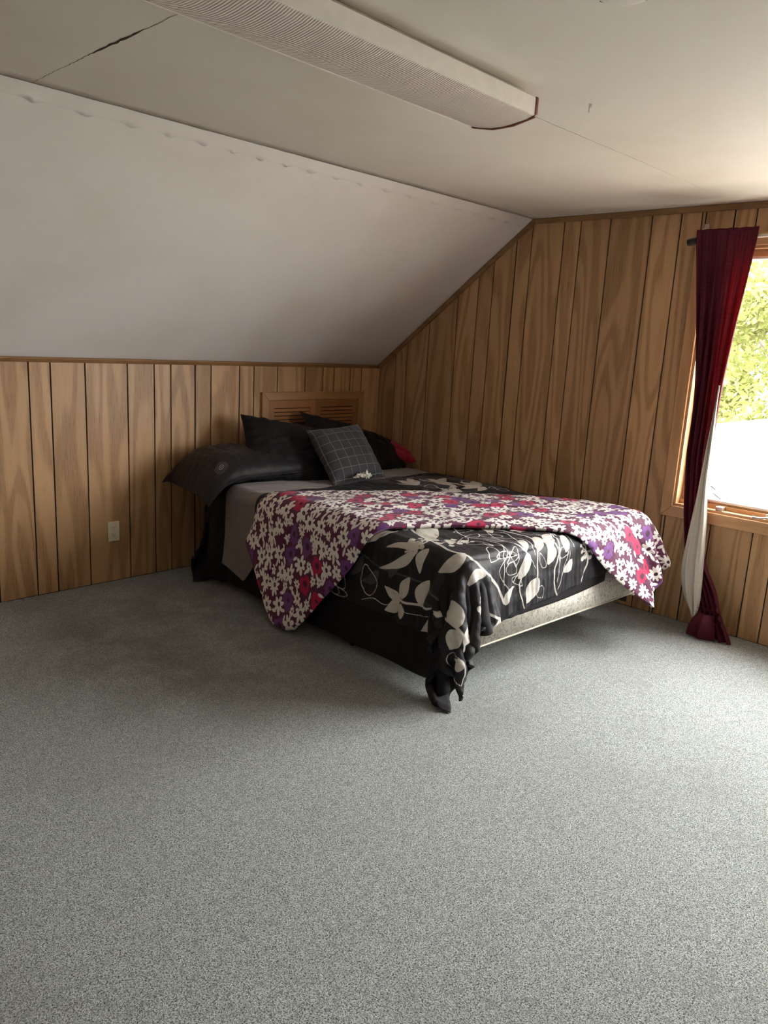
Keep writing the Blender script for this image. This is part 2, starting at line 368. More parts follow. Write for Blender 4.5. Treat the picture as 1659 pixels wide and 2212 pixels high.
# joint tape under the slope's upper edge, its lower rim puckered
V, Fq = [], []; n = 420
for i in range(n + 1):
    x = -5.2 + 5.19 * i / n
    ph = (x * 6.0 + 0.3 * math.sin(x * 3.0)) % 1.0
    puck = math.exp(-((ph - 0.5) / 0.13) ** 2)
    V += [on_slope(x, SL - 0.004, 0.0005), on_slope(x, SL - 0.050, 0.0004), on_slope(x, SL - 0.066 - 0.010 * puck, 0.0004 + 0.0065 * puck), on_slope(x, SL - 0.068 - 0.011 * puck, 0.0)]
    if i:
        for k in range(3): a = (i - 1) * 4 + k; Fq.append((a, a + 1, a + 5, a + 4))
mesh('joint_tape', V, Fq, M['slope'], slope, smooth=True)
def crack(name, pts, wid, parent, seed, n=60, wob=0.004):
    r = random.Random(seed); V, Fq = [], []; P0 = [Vector(p) for p in pts]
    for i in range(n + 1):
        t = i / n * (len(P0) - 1); k = min(int(t), len(P0) - 2); p = P0[k].lerp(P0[k + 1], t - k); d = (P0[k + 1] - P0[k]).normalized()
        s = Vector((-d.y, d.x, 0)); c = p + s * r.uniform(-wob, wob) * 0.6; w = wid(i / n) * r.uniform(0.6, 1.3)
        V += [c + s * w + Vector((0, 0, -0.0006)), c - s * w + Vector((0, 0, -0.0006)), c + Vector((0, 0, 0.004))]
        if i: a = (i - 1) * 3; Fq += [(a, a + 1, a + 4, a + 3)]
    return mesh(name, V, Fq, M['crack'], parent)
crack('crack', [(-3.099, -1.304, HC), (-3.108, -1.75, HC), (-3.11, -2.44, HC)], lambda t: 0.0009 + 0.0042 * math.exp(-((t - 0.62) / 0.10) ** 4), ceiling, 1)
crack('crack', [(-2.09, -2.512, HC), (-1.2, -2.532, HC), (-0.34, -2.552, HC - 0.0055)], lambda t: 0.0011 * (1.15 - t), ceiling, 2, 90)
crack('crack', [(-5.0, -2.50, HC), (-3.36, -2.505, HC)], lambda t: 0.0009, ceiling, 3)
crack('crack', [(0.0, -1.303, HC - 0.001), (-5.2, -1.303, HC - 0.001)], lambda t: 0.0016, ceiling, 4, 120, 0.001)

# low panelled wall (back) --------------------------------------------------------------
wb = struct(boxes('wall_back', [(XB, 0.006, 0.006, 0.15, 0.0, HK + 0.02)], M['groove']), 'low oak-panelled wall under the sloping ceiling', 'wall')
kn = [0.0, -0.174, -0.29, -0.453, -0.561, -0.73, -0.977, -1.174, -1.289, -1.508, -1.623]
pat = [0.171, 0.111, 0.172, 0.253, 0.193, 0.116, 0.204]
while kn[-1] > XB: kn += [kn[-1] - sum(pat[:i + 1]) for i in range(7)]
kn = [k for k in kn if k > XB] + [XB]
HX0, HX1, HZ0, HZ1 = -1.116, -0.158, 0.22, 1.124      # louvred hatch, outside of its casing
joints = [-0.403 - 1.22 * i for i in range(7)]
for a, b in zip(kn[:-1], kn[1:]):
    ga = 0.0055 if any(abs(a - j) < 0.01 for j in joints) else 0.0034; gb = 0.0045 if any(abs(b - j) < 0.01 for j in joints) else 0.0034
    x1, x0 = a - ga, b + gb
    if x1 - x0 < 0.01: continue
    prism('plank', [(x0, 0.004), (x1, 0.004), (x1, HK - 0.002), (x0, HK - 0.002)], 0.0, 0.006, 'y', M['panel'], wb, bev=0.0015)
# gable wall (right) --------------------------------------------------------------------
def gtop(y):
    if y > -YS: return HK + (HC - HK) * (-y / YS)
    if y < YF + YS: return HK + (HC - HK) * ((y - YF) / YS)
    return HC
OP = (WY1, WY0, WZ0, WZ1)
wr = struct(boxes('wall_right', [(0.006, 0.16, WY0, 0.15, 0, HC + 0.12), (0.006, 0.16, YF - 0.15, WY1, 0, HC + 0.12), (0.006, 0.16, WY1, WY0, 0, WZ0), (0.006, 0.16, WY1, WY0, WZ1, HC + 0.12)], M['groove']),
            'tall oak-panelled gable wall with the window', 'wall')
gs = [0.0, -0.18, -0.291, -0.494, -0.739, -0.906, -1.022, -1.188, -1.299, -1.527, -1.64, -1.835, -2.09, -2.258, -2.372, -2.392]
gp = [0.152, 0.111, 0.228, 0.113, 0.195, 0.255, 0.166]
while gs[-1] > YF: gs += [gs[-1] - sum(gp[:i + 1]) for i in range(7)]
gs = [k for k in gs if k > YF] + [YF]
for a, b in zip(gs[:-1], gs[1:]):
    ga = 0.0042 if any(abs(a - j) < 0.004 for j in (-1.188, -2.392, -2.544)) else 0.0033; gb = 0.0042 if any(abs(b - j) < 0.004 for j in (-1.188, -2.392, -2.544)) else 0.0033
    y1, y0 = a - ga, b + gb
    if y1 - y0 < 0.008: continue
    def outline(ya, yb, zb, zt):
        pts = [(ya, zb), (yb, zb)]
        top = [yb] + ([-YS] if yb < -YS < ya else []) + ([YF + YS] if yb < YF + YS < ya else []) + [ya]
        return pts + ([(y, gtop(y) - 0.003) for y in top] if zt is None else [(yb, zt), (ya, zt)])
    if y0 > WY0 or y1 < WY1: polys = [outline(y1, y0, 0.004, None)]
    elif y1 > WY0 > y0:
        polys = [[(y1, 0.004), (y0, 0.004), (y0, WZ0), (WY0, WZ0), (WY0, WZ1), (y0, WZ1), (y0, HC - 0.003), (y1, HC - 0.003)]]
    elif y1 > WY1 > y0:
        polys = [[(y1, 0.004), (y0, 0.004), (y0, HC - 0.003), (y1, HC - 0.003), (y1, WZ1), (WY1, WZ1), (WY1, WZ0), (y1, WZ0)]]
    else: polys = [outline(y1, y0, 0.004, WZ0), outline(y1, y0, WZ1, None)]
    for pl in polys: prism('plank', pl, 0.0, 0.006, 'x', M['panel'], wr, bev=0.0015 if len(pl) < 6 else 0)
# walls behind the camera, for the light of the room
struct(boxes('wall_left', [(XB - 0.15, XB, W2[1], 0.15, 0, HC + 0.12), (XB - 0.15, XB, YF - 0.15, W2[0], 0, HC + 0.12), (XB - 0.15, XB, W2[0], W2[1], 0, W2Z[0]), (XB - 0.15, XB, W2[0], W2[1], W2Z[1], HC + 0.12)], M['backwall']), 'panelled gable wall at the far end behind the camera', 'wall')
struct(boxes('wall_front', [(XB, 0.006, YF - 0.15, YF, 0, HK + 0.02)], M['backwall']), 'low panelled wall behind the camera', 'wall')

# trims
def cove(name, pts, mat, label):     # pts: prism outline etc.
    return struct(pts, label, 'trim')
struct(prism('trim_1', [(-0.003, HK - 0.028), (0.0, HK - 0.028), (0.0, HK - 0.001), (-0.024, HK - 0.001 + 0.0), (-0.021, HK - 0.010), (-0.012, HK - 0.020)], -2.836, -0.012, 'x', M['trim_x']), 'thin brown cove moulding along the low wall under the slope', 'trim')
struct(prism('trim_2', [(-0.003, HK - 0.028), (0.0, HK - 0.028), (0.0, HK - 0.001), (-0.024, HK - 0.001), (-0.021, HK - 0.010), (-0.012, HK - 0.020)], XB, -2.842, 'x', M['trim_x']), 'brown cove moulding continuing left of the gap', 'trim')
dn = Vector((-(HC - HK), -YS)).normalized()    # (y,z) normal of the slope line, pointing down into the wall face
P0 = Vector((-0.006, HK - 0.006)); P1 = Vector((-YS, HC))
struct(prism('trim_3', [tuple(P0), tuple(P1), tuple(P1 + dn * 0.034), tuple(P0 + dn * 0.034)], -0.013, 0.0, 'x', M['trim_y'], bev=0.002), 'brown moulding climbing the gable wall under the sloping ceiling', 'trim')
struct(prism('trim_4', [(-YS - 0.006, HC - 0.001), (YF + YS, HC - 0.001), (YF + YS, HC - 0.033), (-YS - 0.026, HC - 0.033)], -0.013, 0.0, 'x', M['trim_y'], bev=0.002), 'brown moulding along the top of the gable wall', 'trim')
struct(prism('trim_5', [(0.0, 0.0), (-0.013, 0.0), (-0.011, -0.006), (-0.006, -0.011), (0.0, -0.013)], 0.0, HK - 0.03, 'z', M['case_z']), 'narrow corner bead where the two panelled walls meet', 'trim')

# louvred access hatch in the low wall ----------------------------------------------------
hatch = empty('door_1', ((HX0 + HX1) / 2, 0, HZ0)); struct(hatch, 'louvered wooden access hatch in the low wall behind the pillows', 'hatch')
def hp(o): o.parent = hatch; o.matrix_parent_inverse = Matrix.Translation(-Vector(hatch.location)); return o
cw = 0.056
hp(prism('casing', [(HX0, HZ1), (HX1, HZ1), (HX1 - cw, HZ1 - cw), (HX0 + cw, HZ1 - cw)], -0.020, 0.0, 'y', M['hcase_x'], bev=0.002))
hp(prism('casing', [(HX0, HZ0), (HX0, HZ1), (HX0 + cw, HZ1 - cw), (HX0 + cw, HZ0)], -0.020, 0.0, 'y', M['hcase_z'], bev=0.002))
hp(prism('casing', [(HX1, HZ0), (HX1 - cw, HZ0), (HX1 - cw, HZ1 - cw), (HX1, HZ1)], -0.020, 0.0, 'y', M['hcase_z'], bev=0.002))
ix0, ix1, iz1 = HX0 + cw + 0.003, HX1 - cw - 0.003, HZ1 - cw - 0.003
mid = (ix0 + ix1) / 2
for d0, d1 in ((ix0, mid - 0.001), (mid + 0.001, ix1)):
    leafp = hp(boxes('door_leaf', [(d0, d0 + 0.048, -0.014, -0.001, HZ0, iz1), (d1 - 0.048, d1, -0.014, -0.001, HZ0, iz1), (d0 + 0.048, d1 - 0.048, -0.014, -0.001, iz1 - 0.052, iz1), (d0 + 0.048, d1 - 0.048, -0.014, -0.001, HZ0, HZ0 + 0.06), ], M['hatch_z']))
    bk = boxes('louver_backing', [(d0 + 0.048, d1 - 0.048, -0.0015, -0.0005, HZ0 + 0.06, iz1 - 0.052)], M['groove']); bk.parent = leafp
    z = iz1 - 0.052 - 0.026
    sm = None
    while z > HZ0 + 0.06:
        if sm is None:
            s = prism('slat', [(-0.0150, 0.0005), (-0.0128, 0.0), (-0.0030, 0.0185), (-0.0055, 0.0200)], d0 + 0.048, d1 - 0.048, 'x', M['hatch_x']); sm = s.data
        else:
            s = bpy.data.objects.new('slat', sm); COL.objects.link(s)
        s.location = (0, 0, z); s.parent = leafp; z -= 0.0262
        
# duplex outlet --------------------------------------------------------------------------
ol = empty('wall_outlet', (-2.186, 0, 0.31), label='almond duplex outlet with cover plate low on the panelled wall', category='outlet')
bbox('cover_plate', (-0.0365, 0.0365, -0.007, 0.0, -0.0605, 0.0605), M['outlet'], ol, 0.003, 2)
for zz in (-0.0205, 0.0205):
    rp = prism('receptacle', [(0.0165 * math.cos(a), zz + 0.0145 * max(-0.9, min(0.9, math.sin(a)))) for a in np.linspace(0, 2 * PI, 24, endpoint=False)], -0.0095, -0.006, 'y', M['outlet'], ol)
    boxes('slot', [(-0.0075, -0.0050, -0.0098, -0.009, zz + 0.000, zz + 0.009), (0.0050, 0.0072, -0.0098, -0.009, zz + 0.001, zz + 0.008), (-0.0022, 0.0022, -0.0098, -0.009, zz - 0.0095, zz - 0.0050)], M['slot'], rp)
lathe('screw', [(0.003, 0), (0.003, 0.001), (0.0, 0.0015)], M['handle'], ol, 10).rotation_euler = (PI / 2, 0, 0)
ol.children[-1].location = (0, -0.0068, 0)

# window -----------------------------------------------------------------------------------
win = empty('window_1', (0, (WY0 + WY1) / 2, WZ0)); struct(win, 'oak-framed casement window beside the maroon curtain', 'window')
def wp(o, par=win):
    o.parent = par; o.matrix_parent_inverse = par.matrix_world.inverted() if par is not win else Matrix.Translation(-Vector(win.location)); return o
c = 0.066; a0, a1, b0, b1 = WY0 + c, WY1 - c, WZ0 - c, WZ1 + c
wp(prism('casing', [(a0, b0), (a0, b1), (WY0, WZ1), (WY0, WZ0)], -0.017, 0.0, 'x', M['case_z'], bev=0.003))
wp(prism('casing', [(a1, b0), (WY1, WZ0), (WY1, WZ1), (a1, b1)], -0.017, 0.0, 'x', M['case_z'], bev=0.003))
wp(prism('casing', [(a0, b0), (WY0, WZ0), (WY1, WZ0), (a1, b0)], -0.017, 0.0, 'x', M['case_y'], bev=0.003))
wp(prism('casing', [(a0, b1), (a1, b1), (WY1, WZ1), (WY0, WZ1)], -0.017, 0.0, 'x', M['case_y'], bev=0.003))
jt = 0.014
wp(boxes('jamb', [(-0.004, 0.155, WY0 - jt, WY0, WZ0, WZ1)], M['case_z'])); wp(boxes('jamb', [(-0.004, 0.155, WY1, WY1 + jt, WZ0, WZ1)], M['case_z']))
wp(boxes('head_jamb', [(-0.004, 0.155, WY1 + jt, WY0 - jt, WZ1 - jt, WZ1)], M['case_y'])); wp(boxes('sill', [(-0.004, 0.20, WY1 + jt, WY0 - jt, WZ0 - 0.004, WZ0 + jt)], M['case_y']))
wp(boxes('stop', [(0.045, 0.06, WY1 + jt, WY0 - jt, WZ1 - jt - 0.035, WZ1 - jt)], M['case_y']))
wp(boxes('stop', [(0.045, 0.06, WY1 + jt, WY0 - jt, WZ0 + jt, WZ0 + jt + 0.022)], M['case_y']))
wms = [WY0 + (WY1 - WY0) * k / 3 for k in (1, 2)]
for wm in wms: wp(bbox('mullion', (0.02, 0.14, wm - 0.03, wm + 0.03, WZ0 + jt, WZ1 - jt), M['case_z'], None, 0.003))
for s0, s1 in ((WY0 - jt - 0.003, wms[0] + 0.033), (wms[0] - 0.033, wms[1] + 0.033), (wms[1] - 0.033, WY1 + jt + 0.003)):
    sw, z0, z1 = 0.042, WZ0 + jt + 0.004, WZ1 - jt - 0.004
    sash = wp(boxes('sash', [(0.065, 0.10, s0, s0 - sw, z0, z1), (0.065, 0.10, s1, s1 + sw, z0, z1), (0.065, 0.10, s1 + sw, s0 - sw, z0, z0 + sw), (0.065, 0.10, s1 + sw, s0 - sw, z1 - sw, z1)], M['case_z']))
    g = boxes('pane', [(0.080, 0.084, s1 + sw - 0.004, s0 - sw + 0.004, z0 + sw - 0.004, z1 - sw + 0.004)], M['glass']); g.parent = sash
    g = boxes('glazing_strip', [(0.061, 0.066, s1 + sw - 0.006, s0 - sw + 0.006, z0 + sw - 0.012, z0 + sw), (0.061, 0.066, s1 + sw - 0.006, s0 - sw + 0.006, z1 - sw, z1 - sw + 0.010)], M['whitemetal']); g.parent = sash
wp(bbox('latch', (0.004, 0.045, -2.665, -2.705, WZ0 + jt, WZ0 + jt + 0.022), M['handle'], None, 0.004))
wp(bbox('crank_housing', (0.005, 0.05, -2.93, -3.03, WZ0 + jt, WZ0 + jt + 0.028), M['handle'], None, 0.006))
wp(tube('crank_handle', [(0.0, -2.98, WZ0 + jt + 0.018), (-0.012, -2.96, WZ0 + jt + 0.014), (-0.016, -2.90, WZ0 + jt + 0.004), (-0.020, -2.885, WZ0 + jt + 0.003), (-0.026, -2.872, WZ0 + jt + 0.004)], [0.007, 0.005, 0.005, 0.009, 0.008], M['handle']))

win2 = empty('window_2', (XB, (W2[0] + W2[1]) / 2, W2Z[0])); struct(win2, 'small unseen window added in the far gable wall for fill light', 'window')
def w2p(o): o.parent = win2; o.matrix_parent_inverse = Matrix.Translation(-Vector(win2.location)); return o
w2p(boxes('casing', [(XB, XB + 0.017, W2[0] - c, W2[0], W2Z[0] - c, W2Z[1] + c), (XB, XB + 0.017, W2[1], W2[1] + c, W2Z[0] - c, W2Z[1] + c), (XB, XB + 0.017, W2[0], W2[1], W2Z[0] - c, W2Z[0]), (XB, XB + 0.017, W2[0], W2[1], W2Z[1], W2Z[1] + c)], M['case_z']))
w2p(boxes('mullion', [(XB - 0.1, XB - 0.05, sum(W2) / 2 - 0.03, sum(W2) / 2 + 0.03, W2Z[0], W2Z[1])], M['case_z']))
w2p(boxes('pane', [(XB - 0.08, XB - 0.076, W2[0], W2[1], W2Z[0], W2Z[1])], M['glass']))
# ------------------------------------------------------------------ outside
struct(boxes('ground', [(-40, 60, -50, 50, -3.4, -3.3)], M['grass']), 'lawn outside the window', 'ground')
# lower wing roof beyond the window, ridge running away from the house
rf = empty('wing_roof', (0.4, 0.2, 0.5), label='pale grey shingled roof seen through the window', category='roof')
RS = 0.56; rl = math.hypot(1, RS)
def roofpt(x, s, off=0.0): return Vector((x, -s / rl, -s * RS / rl)) + Vector((0, -RS / rl, 1 / rl)) * off
x0r, x1r = 0.0, 11.2; LR = 4.6
V = [roofpt(x0r, 0), roofpt(x1r, 0), roofpt(x1r, LR), roofpt(x0r, LR), (x0r, 4.0, -4.0 * RS), (x1r, 4.0, -4.0 * RS)]
V += [Vector(v) - Vector((0, 0, 0.12)) for v in V]
deck = mesh('roof_deck', V, [(0, 3, 2, 1), (0, 1, 5, 4), (6, 7, 8, 9), (6, 10, 11, 7), (3, 9, 8, 2), (1, 2, 8, 7), (0, 6, 9, 3), (1, 7, 11, 5), (4, 5, 11, 10)], M['shingle'], rf)
v, f = box_data(0, 0.325, 0, 0.20, 0, 0.016)
tab = bpy.data.meshes.new('shingle'); tab.from_pydata(v, [], f); tab.materials.append(M['shingle'])
rot = Matrix.Rotation(math.atan(RS), 4, 'X')
cnt = 0
for r in range(16):
    for k in range(18):
        o = bpy.data.objects.new('shingle', tab); COL.objects.link(o); o.parent = rf; cnt += 1
        o.location = roofpt(4.6 + 0.333 * k + (0.166 if r % 2 else 0.0), 0.19 + r * 0.145, 0.004 + random.uniform(0, 0.004))
        o.rotation_euler = (math.atan(RS) + 0.055, 0, 0)
bx = boxes('ridge_cap', [(x0r, x1r, -0.10, 0.10, -0.02, 0.035)], M['shingle'], rf)

def tree(x, y, h, rw, seed, label):
    r = np.random.default_rng(seed); t = empty('tree', (x, y, -3.3), label=label, category='tree', group='trees outside the window')
    tube('trunk', [(0, 0, 0), (0.08, 0.05, h * 0.35), (0.0, 0.1, h * 0.75)], [0.22, 0.16, 0.06], M['bark'], t)
    for k in range(6):
        a = r.uniform(0, 2 * PI); z0 = h * r.uniform(0.3, 0.6)
        tube('branch', [(0.05, 0.05, z0), (math.cos(a) * rw * 0.4, math.sin(a) * rw * 0.4, z0 + h * 0.15), (math.cos(a) * rw * 0.75, math.sin(a) * rw * 0.75, z0 + h * 0.28)], [0.07, 0.045, 0.015], M['bark'], t, 6)
    n = 15000
    cl = r.normal(size=(70, 3)); cl /= np.linalg.norm(cl, axis=1)[:, None]; cl *= r.uniform(0.45, 1.0, (70, 1)) ** 0.5
    P = cl[r.integers(0, 70, n)] * np.array([rw, rw, h * 0.40]) + r.normal(size=(n, 3)) * 0.32 + np.array([0, 0, h * 0.56])
    A = r.normal(size=(n, 3)); A /= np.linalg.norm(A, axis=1)[:, None]; B = np.cross(A, r.normal(size=(n, 3))); B /= np.linalg.norm(B, axis=1)[:, None]
    L = r.uniform(0.06, 0.14, (n, 1)); Vv = np.stack([P - A * L, P - B * L * 0.45, P + A * L, P + B * L * 0.45], 1).reshape(-1, 3)
    mesh('foliage', Vv, [(4 * i, 4 * i + 1, 4 * i + 2, 4 * i + 3) for i in range(n)], M['foliage'], t, kind='stuff')
tree(15.5, 1.2, 8.5, 2.9, 11, 'pale green tree seen through the left part of the window glass')
tree(16.5, -5.4, 8.0, 2.8, 13, 'green tree right of the roof outside the window')
tree(23.5, 4.2, 10.5, 3.4, 14, 'farther yellow-green tree rising behind the roof ridge')

# ------------------------------------------------------------------ bed
BC = Vector((-1.016, -1.367, 0)); BR = math.radians(-3.0); cb, sb = math.cos(BR), math.sin(BR)
BX, BY = 0.76, 1.015; Z_FR, Z_BS, Z_MT = 0.195, 0.425, 0.615
def w2l(u, v):                                     # world plan -> bed frame
    u = np.asarray(u, float) - BC.x; v = np.asarray(v, float) - BC.y
    return u * cb + v * sb, -u * sb + v * cb
def place(o): o.location = BC; o.rotation_euler = (0, 0, BR); return o

frame = place(empty('bedstead', label='low black metal bed frame on casters under the box spring', category='bedstead'))
for s in (-1, 1): boxes('side_rail', [(s * 0.715, s * 0.72, -0.98, 0.98, 0.145, Z_FR), (s * 0.675, s * 0.715, -0.98, 0.98, Z_FR - 0.006, Z_FR)], M['steel'], frame)
for y in (-0.72, 0.0, 0.72): boxes('cross_rail', [(-0.715, 0.715, y - 0.018, y + 0.018, 0.155, 0.160)], M['steel'], frame)
for x, y in ((-0.705, -0.30), (0.705, -0.30), (-0.705, 0.93), (0.705, 0.93), (0.0, 0.0)):
    lg = boxes('leg', [(x - 0.016, x + 0.016, y - 0.016, y + 0.016, 0.055, 0.158)], M['steel'], frame)
    tube('caster', [(x - 0.022, y, 0.027), (x + 0.022, y, 0.027)], 0.026, M['rubber'], lg, 20)
    tube('caster_bracket', [(x - 0.028, y, 0.022), (x - 0.028, y, 0.060), (x + 0.028, y, 0.060), (x + 0.028, y, 0.022)], 0.003, M['chrome'], lg, 6)

def rounded_slab(name, hx, hy, z0, z1, r, mat, label, cat, sag=0.0):
    bm = bmesh.new(); bmesh.ops.create_cube(bm, size=1.0)
    for v in bm.verts: v.co = Vector((v.co.x * 2 * hx, v.co.y * 2 * hy, z0 if v.co.z < 0 else z1))
    bmesh.ops.bevel(bm, geom=[e for e in bm.edges if abs(e.verts[0].co.z - e.verts[1].co.z) > 0.01], offset=r * 1.6, segments=5, affect='EDGES')
    bmesh.ops.bevel(bm, geom=[e for e in bm.edges if abs(e.verts[0].co.z - e.verts[1].co.z) < 1e-6 and len(e.link_faces) == 2 and e.calc_face_angle() > 1.0], offset=r, segments=4, affect='EDGES')
    me = bpy.data.meshes.new(name); bm.to_mesh(me); bm.free(); me.materials.append(mat); me.shade_smooth()
    return place(link(bpy.data.objects.new(name, me), None, label=label, category=cat))
bs = rounded_slab('box_spring', BX, BY, Z_FR, Z_BS, 0.018, M['damask'], 'cream damask box spring showing at the foot of the bed', 'box spring')
for zz in (Z_FR + 0.012, Z_BS - 0.012):
    rr = 0.034; ring = []
    for (cx, cy, a0_) in ((BX - rr, BY - rr, 0), (-BX + rr, BY - rr, 90), (-BX + rr, -BY + rr, 180), (BX - rr, -BY + rr, 270)):
        for k in range(5): a = math.radians(a0_ + k * 22.5); ring.append((cx + (rr - 0.003) * math.cos(a), cy + (rr - 0.003) * math.sin(a), zz))
    tube('piping', ring + [ring[0]], 0.005, M['piping'], bs, 8)
for s in (-1, 1):                                # plastic corner guards
    bbox('corner_guard', (s * (BX - 0.045), s * (BX + 0.003), -BY - 0.003, -BY + 0.045, Z_FR - 0.003, Z_FR + 0.04), M['piping'], bs, 0.004)
rounded_slab('mattress', BX, BY, Z_BS + 0.002, Z_MT, 0.05, M['mattress'], 'mattress under the black sheet and comforters', 'mattress')

# ---- cloth: wrapped over the bed, then settled with a small position-based solver
def value_noise(X, Y, seed, octaves=3, freq=1.0):
    r = np.random.default_rng(seed); out = np.zeros_like(X); amp = 1.0
    for o_ in range(octaves):
        for _ in range(5):
            k = r.normal(size=2) * freq * 2.2; out += amp * np.sin(k[0] * X + k[1] * Y + r.uniform(0, 6.28)) / 5
        amp *= 0.5; freq *= 2.0
    return out
def wrap(U, V, zt, r, hx=BX, hy=BY):
    cx = np.clip(U, -hx + r, hx - r); cy = np.clip(V, -hy + r, hy - r)
    ex, ey = U - cx, V - cy; s = np.hypot(ex, ey); sn = np.where(s > 1e-9, s, 1.0); nx_, ny_ = ex / sn, ey / sn
    th = np.minimum(s / r, PI / 2); rest = np.maximum(s - r * PI / 2, 0)
    return np.stack([cx + nx_ * (r * np.sin(th) + 0.06 * rest), cy + ny_ * (r * np.sin(th) + 0.06 * rest), zt - r * (1 - np.cos(th)) - rest], -1)
def solve(P, U, V, off, steps, iters=6, bend=0.25, floor=0.006, grav=0.7, r=0.055, extra=None):
    X = P.copy(); Vv = np.zeros_like(X); dt = 1 / 50.0
    def rest(sa, sb_): return np.hypot(U[sa] - U[sb_], V[sa] - V[sb_])
    n, m = U.shape; sets = []
    def add(di, dj, st):
        if di == 0:
            stp = 2 * dj
            for o_ in range(stp):
                for_a = np.arange(o_, m - dj, stp)
                if len(for_a) and o_ < stp and dj == 1 or (dj == 2 and len(for_a)):
                    a = (slice(None), slice(o_, m - dj, stp)); b = (slice(None), slice(o_ + dj, m, stp)); sets.append((a, b, rest(a, b), st))
        elif dj == 0:
            stp = 2 * di
            for o_ in range(stp):
                if o_ < n - di:
                    a = (slice(o_, n - di, stp), slice(None)); b = (slice(o_ + di, n, stp), slice(None)); sets.append((a, b, rest(a, b), st))
        else:
            for o_ in (0, 1):
                a = (slice(o_, n - 1, 2), slice(0, m - 1)); b = (slice(o_ + 1, n, 2), slice(1, m)); sets.append((a, b, rest(a, b), st))
                a = (slice(o_, n - 1, 2), slice(1, m)); b = (slice(o_ + 1, n, 2), slice(0, m - 1)); sets.append((a, b, rest(a, b), st))
    add(0, 1, 1.0); add(1, 0, 1.0); add(1, 1, 0.35)
    if bend: add(0, 2, bend); add(2, 0, bend)
    H = np.array([BX, BY, (Z_MT - 0.1) / 2]); C = np.array([0, 0, (Z_MT + 0.1) / 2])
    Hq = H - r
    for st in range(steps):
        Vv *= 0.93; Vv[..., 2] -= grav * dt
        Xn = X + Vv * dt
        for it in range(iters):
            for a, b, L0, k in sets:
                A, B = Xn[a], Xn[b]; d = B - A; L = np.sqrt((d * d).sum(-1)) + 1e-9
                w = (0.5 * k * (L - L0) / L)[..., None] * d; Xn[a] = A + w; Xn[b] = B - w
            q = np.abs(Xn - C) - Hq; qm = np.maximum(q, 0); L = np.sqrt((qm * qm).sum(-1)); d = L - r
            ins = L < 1e-9; sg = np.sign(Xn - C)
            nrm = sg * qm / np.maximum(L, 1e-9)[..., None]
            if ins.any():
                k = np.argmax(q, -1); e = np.eye(3)[k] * sg; nrm = np.where(ins[..., None], e, nrm); d = np.where(ins, q.max(-1) - r, d)
            pen = np.maximum(off - d, 0); hit = pen > 0
            Xn += nrm * pen[..., None]
            fl = Xn[..., 2] < floor; Xn[..., 2] = np.where(fl, floor, Xn[..., 2])
            if extra is not None: extra(Xn)
        Vv = (Xn - X) / dt
        Vv[hit | fl] *= 0.25
        sp = np.sqrt((Vv * Vv).sum(-1))[..., None]; Vv *= np.minimum(1.0, 1.2 / np.maximum(sp, 1e-9))
        X = Xn
    return X
def upmat(n, k):
    N = (n - 1) * k + 1; A = np.zeros((N, n)); t = np.arange(N) / k; i = np.minimum(t.astype(int), n - 2); f = t - i
    w = [(-f + 2 * f ** 2 - f ** 3) / 2, (2 - 5 * f ** 2 + 3 * f ** 3) / 2, (f + 4 * f ** 2 - 3 * f ** 3) / 2, (-f ** 2 + f ** 3) / 2]
    for j in range(4): np.add.at(A, (np.arange(N), np.clip(i - 1 + j, 0, n - 1)), w[j])
    return A
def upsample(X, k):
    A, B = upmat(X.shape[0], k), upmat(X.shape[1], k); return np.einsum('ia,ab...,jb->ij...', A, X, B) if X.ndim == 3 else A @ X @ B.T
def normals(X):
    n = np.cross(np.gradient(X, axis=0), np.gradient(X, axis=1)); return n / np.maximum(np.linalg.norm(n, axis=-1, keepdims=True), 1e-9)
def cloth_obj(name, X, mat, thick, label, cat, attrs=None, parent=None, flip=False):
    n, m = X.shape[:2]; idx = np.arange(n * m).reshape(n, m)
    q = np.stack([idx[:-1, :-1], idx[1:, :-1], idx[1:, 1:], idx[:-1, 1:]], -1).reshape(-1, 4)
    if flip: q = q[:, ::-1]
    me = bpy.data.meshes.new(name); me.from_pydata(X.reshape(-1, 3).tolist(), [], q.tolist()); me.update(); me.materials.append(mat); me.shade_smooth()
    for k, v in (attrs or {}).items():
        a = me.attributes.new(k, 'FLOAT', 'POINT'); a.data.foreach_set('value', np.ascontiguousarray(v, dtype=np.float32).ravel())
    o = bpy.data.objects.new(name, me); link(o, parent)
    if label: o['label'] = label; o['category'] = cat
    if thick:
        md = o.modifiers.new('thickness', 'SOLIDIFY'); md.thickness = thick; md.offset = -1.0; md.use_even_offset = False
    return o
def wall_limit(off):
    def f(X):                                        # stay clear of the gable wall
        xw = BC.x + X[..., 0] * cb - X[..., 1] * sb; d = np.maximum(xw + off, 0); X[..., 0] -= d
        yw = BC.y + X[..., 0] * sb + X[..., 1] * cb; d = np.maximum(yw + 0.03, 0); X[..., 1] -= d
    return f

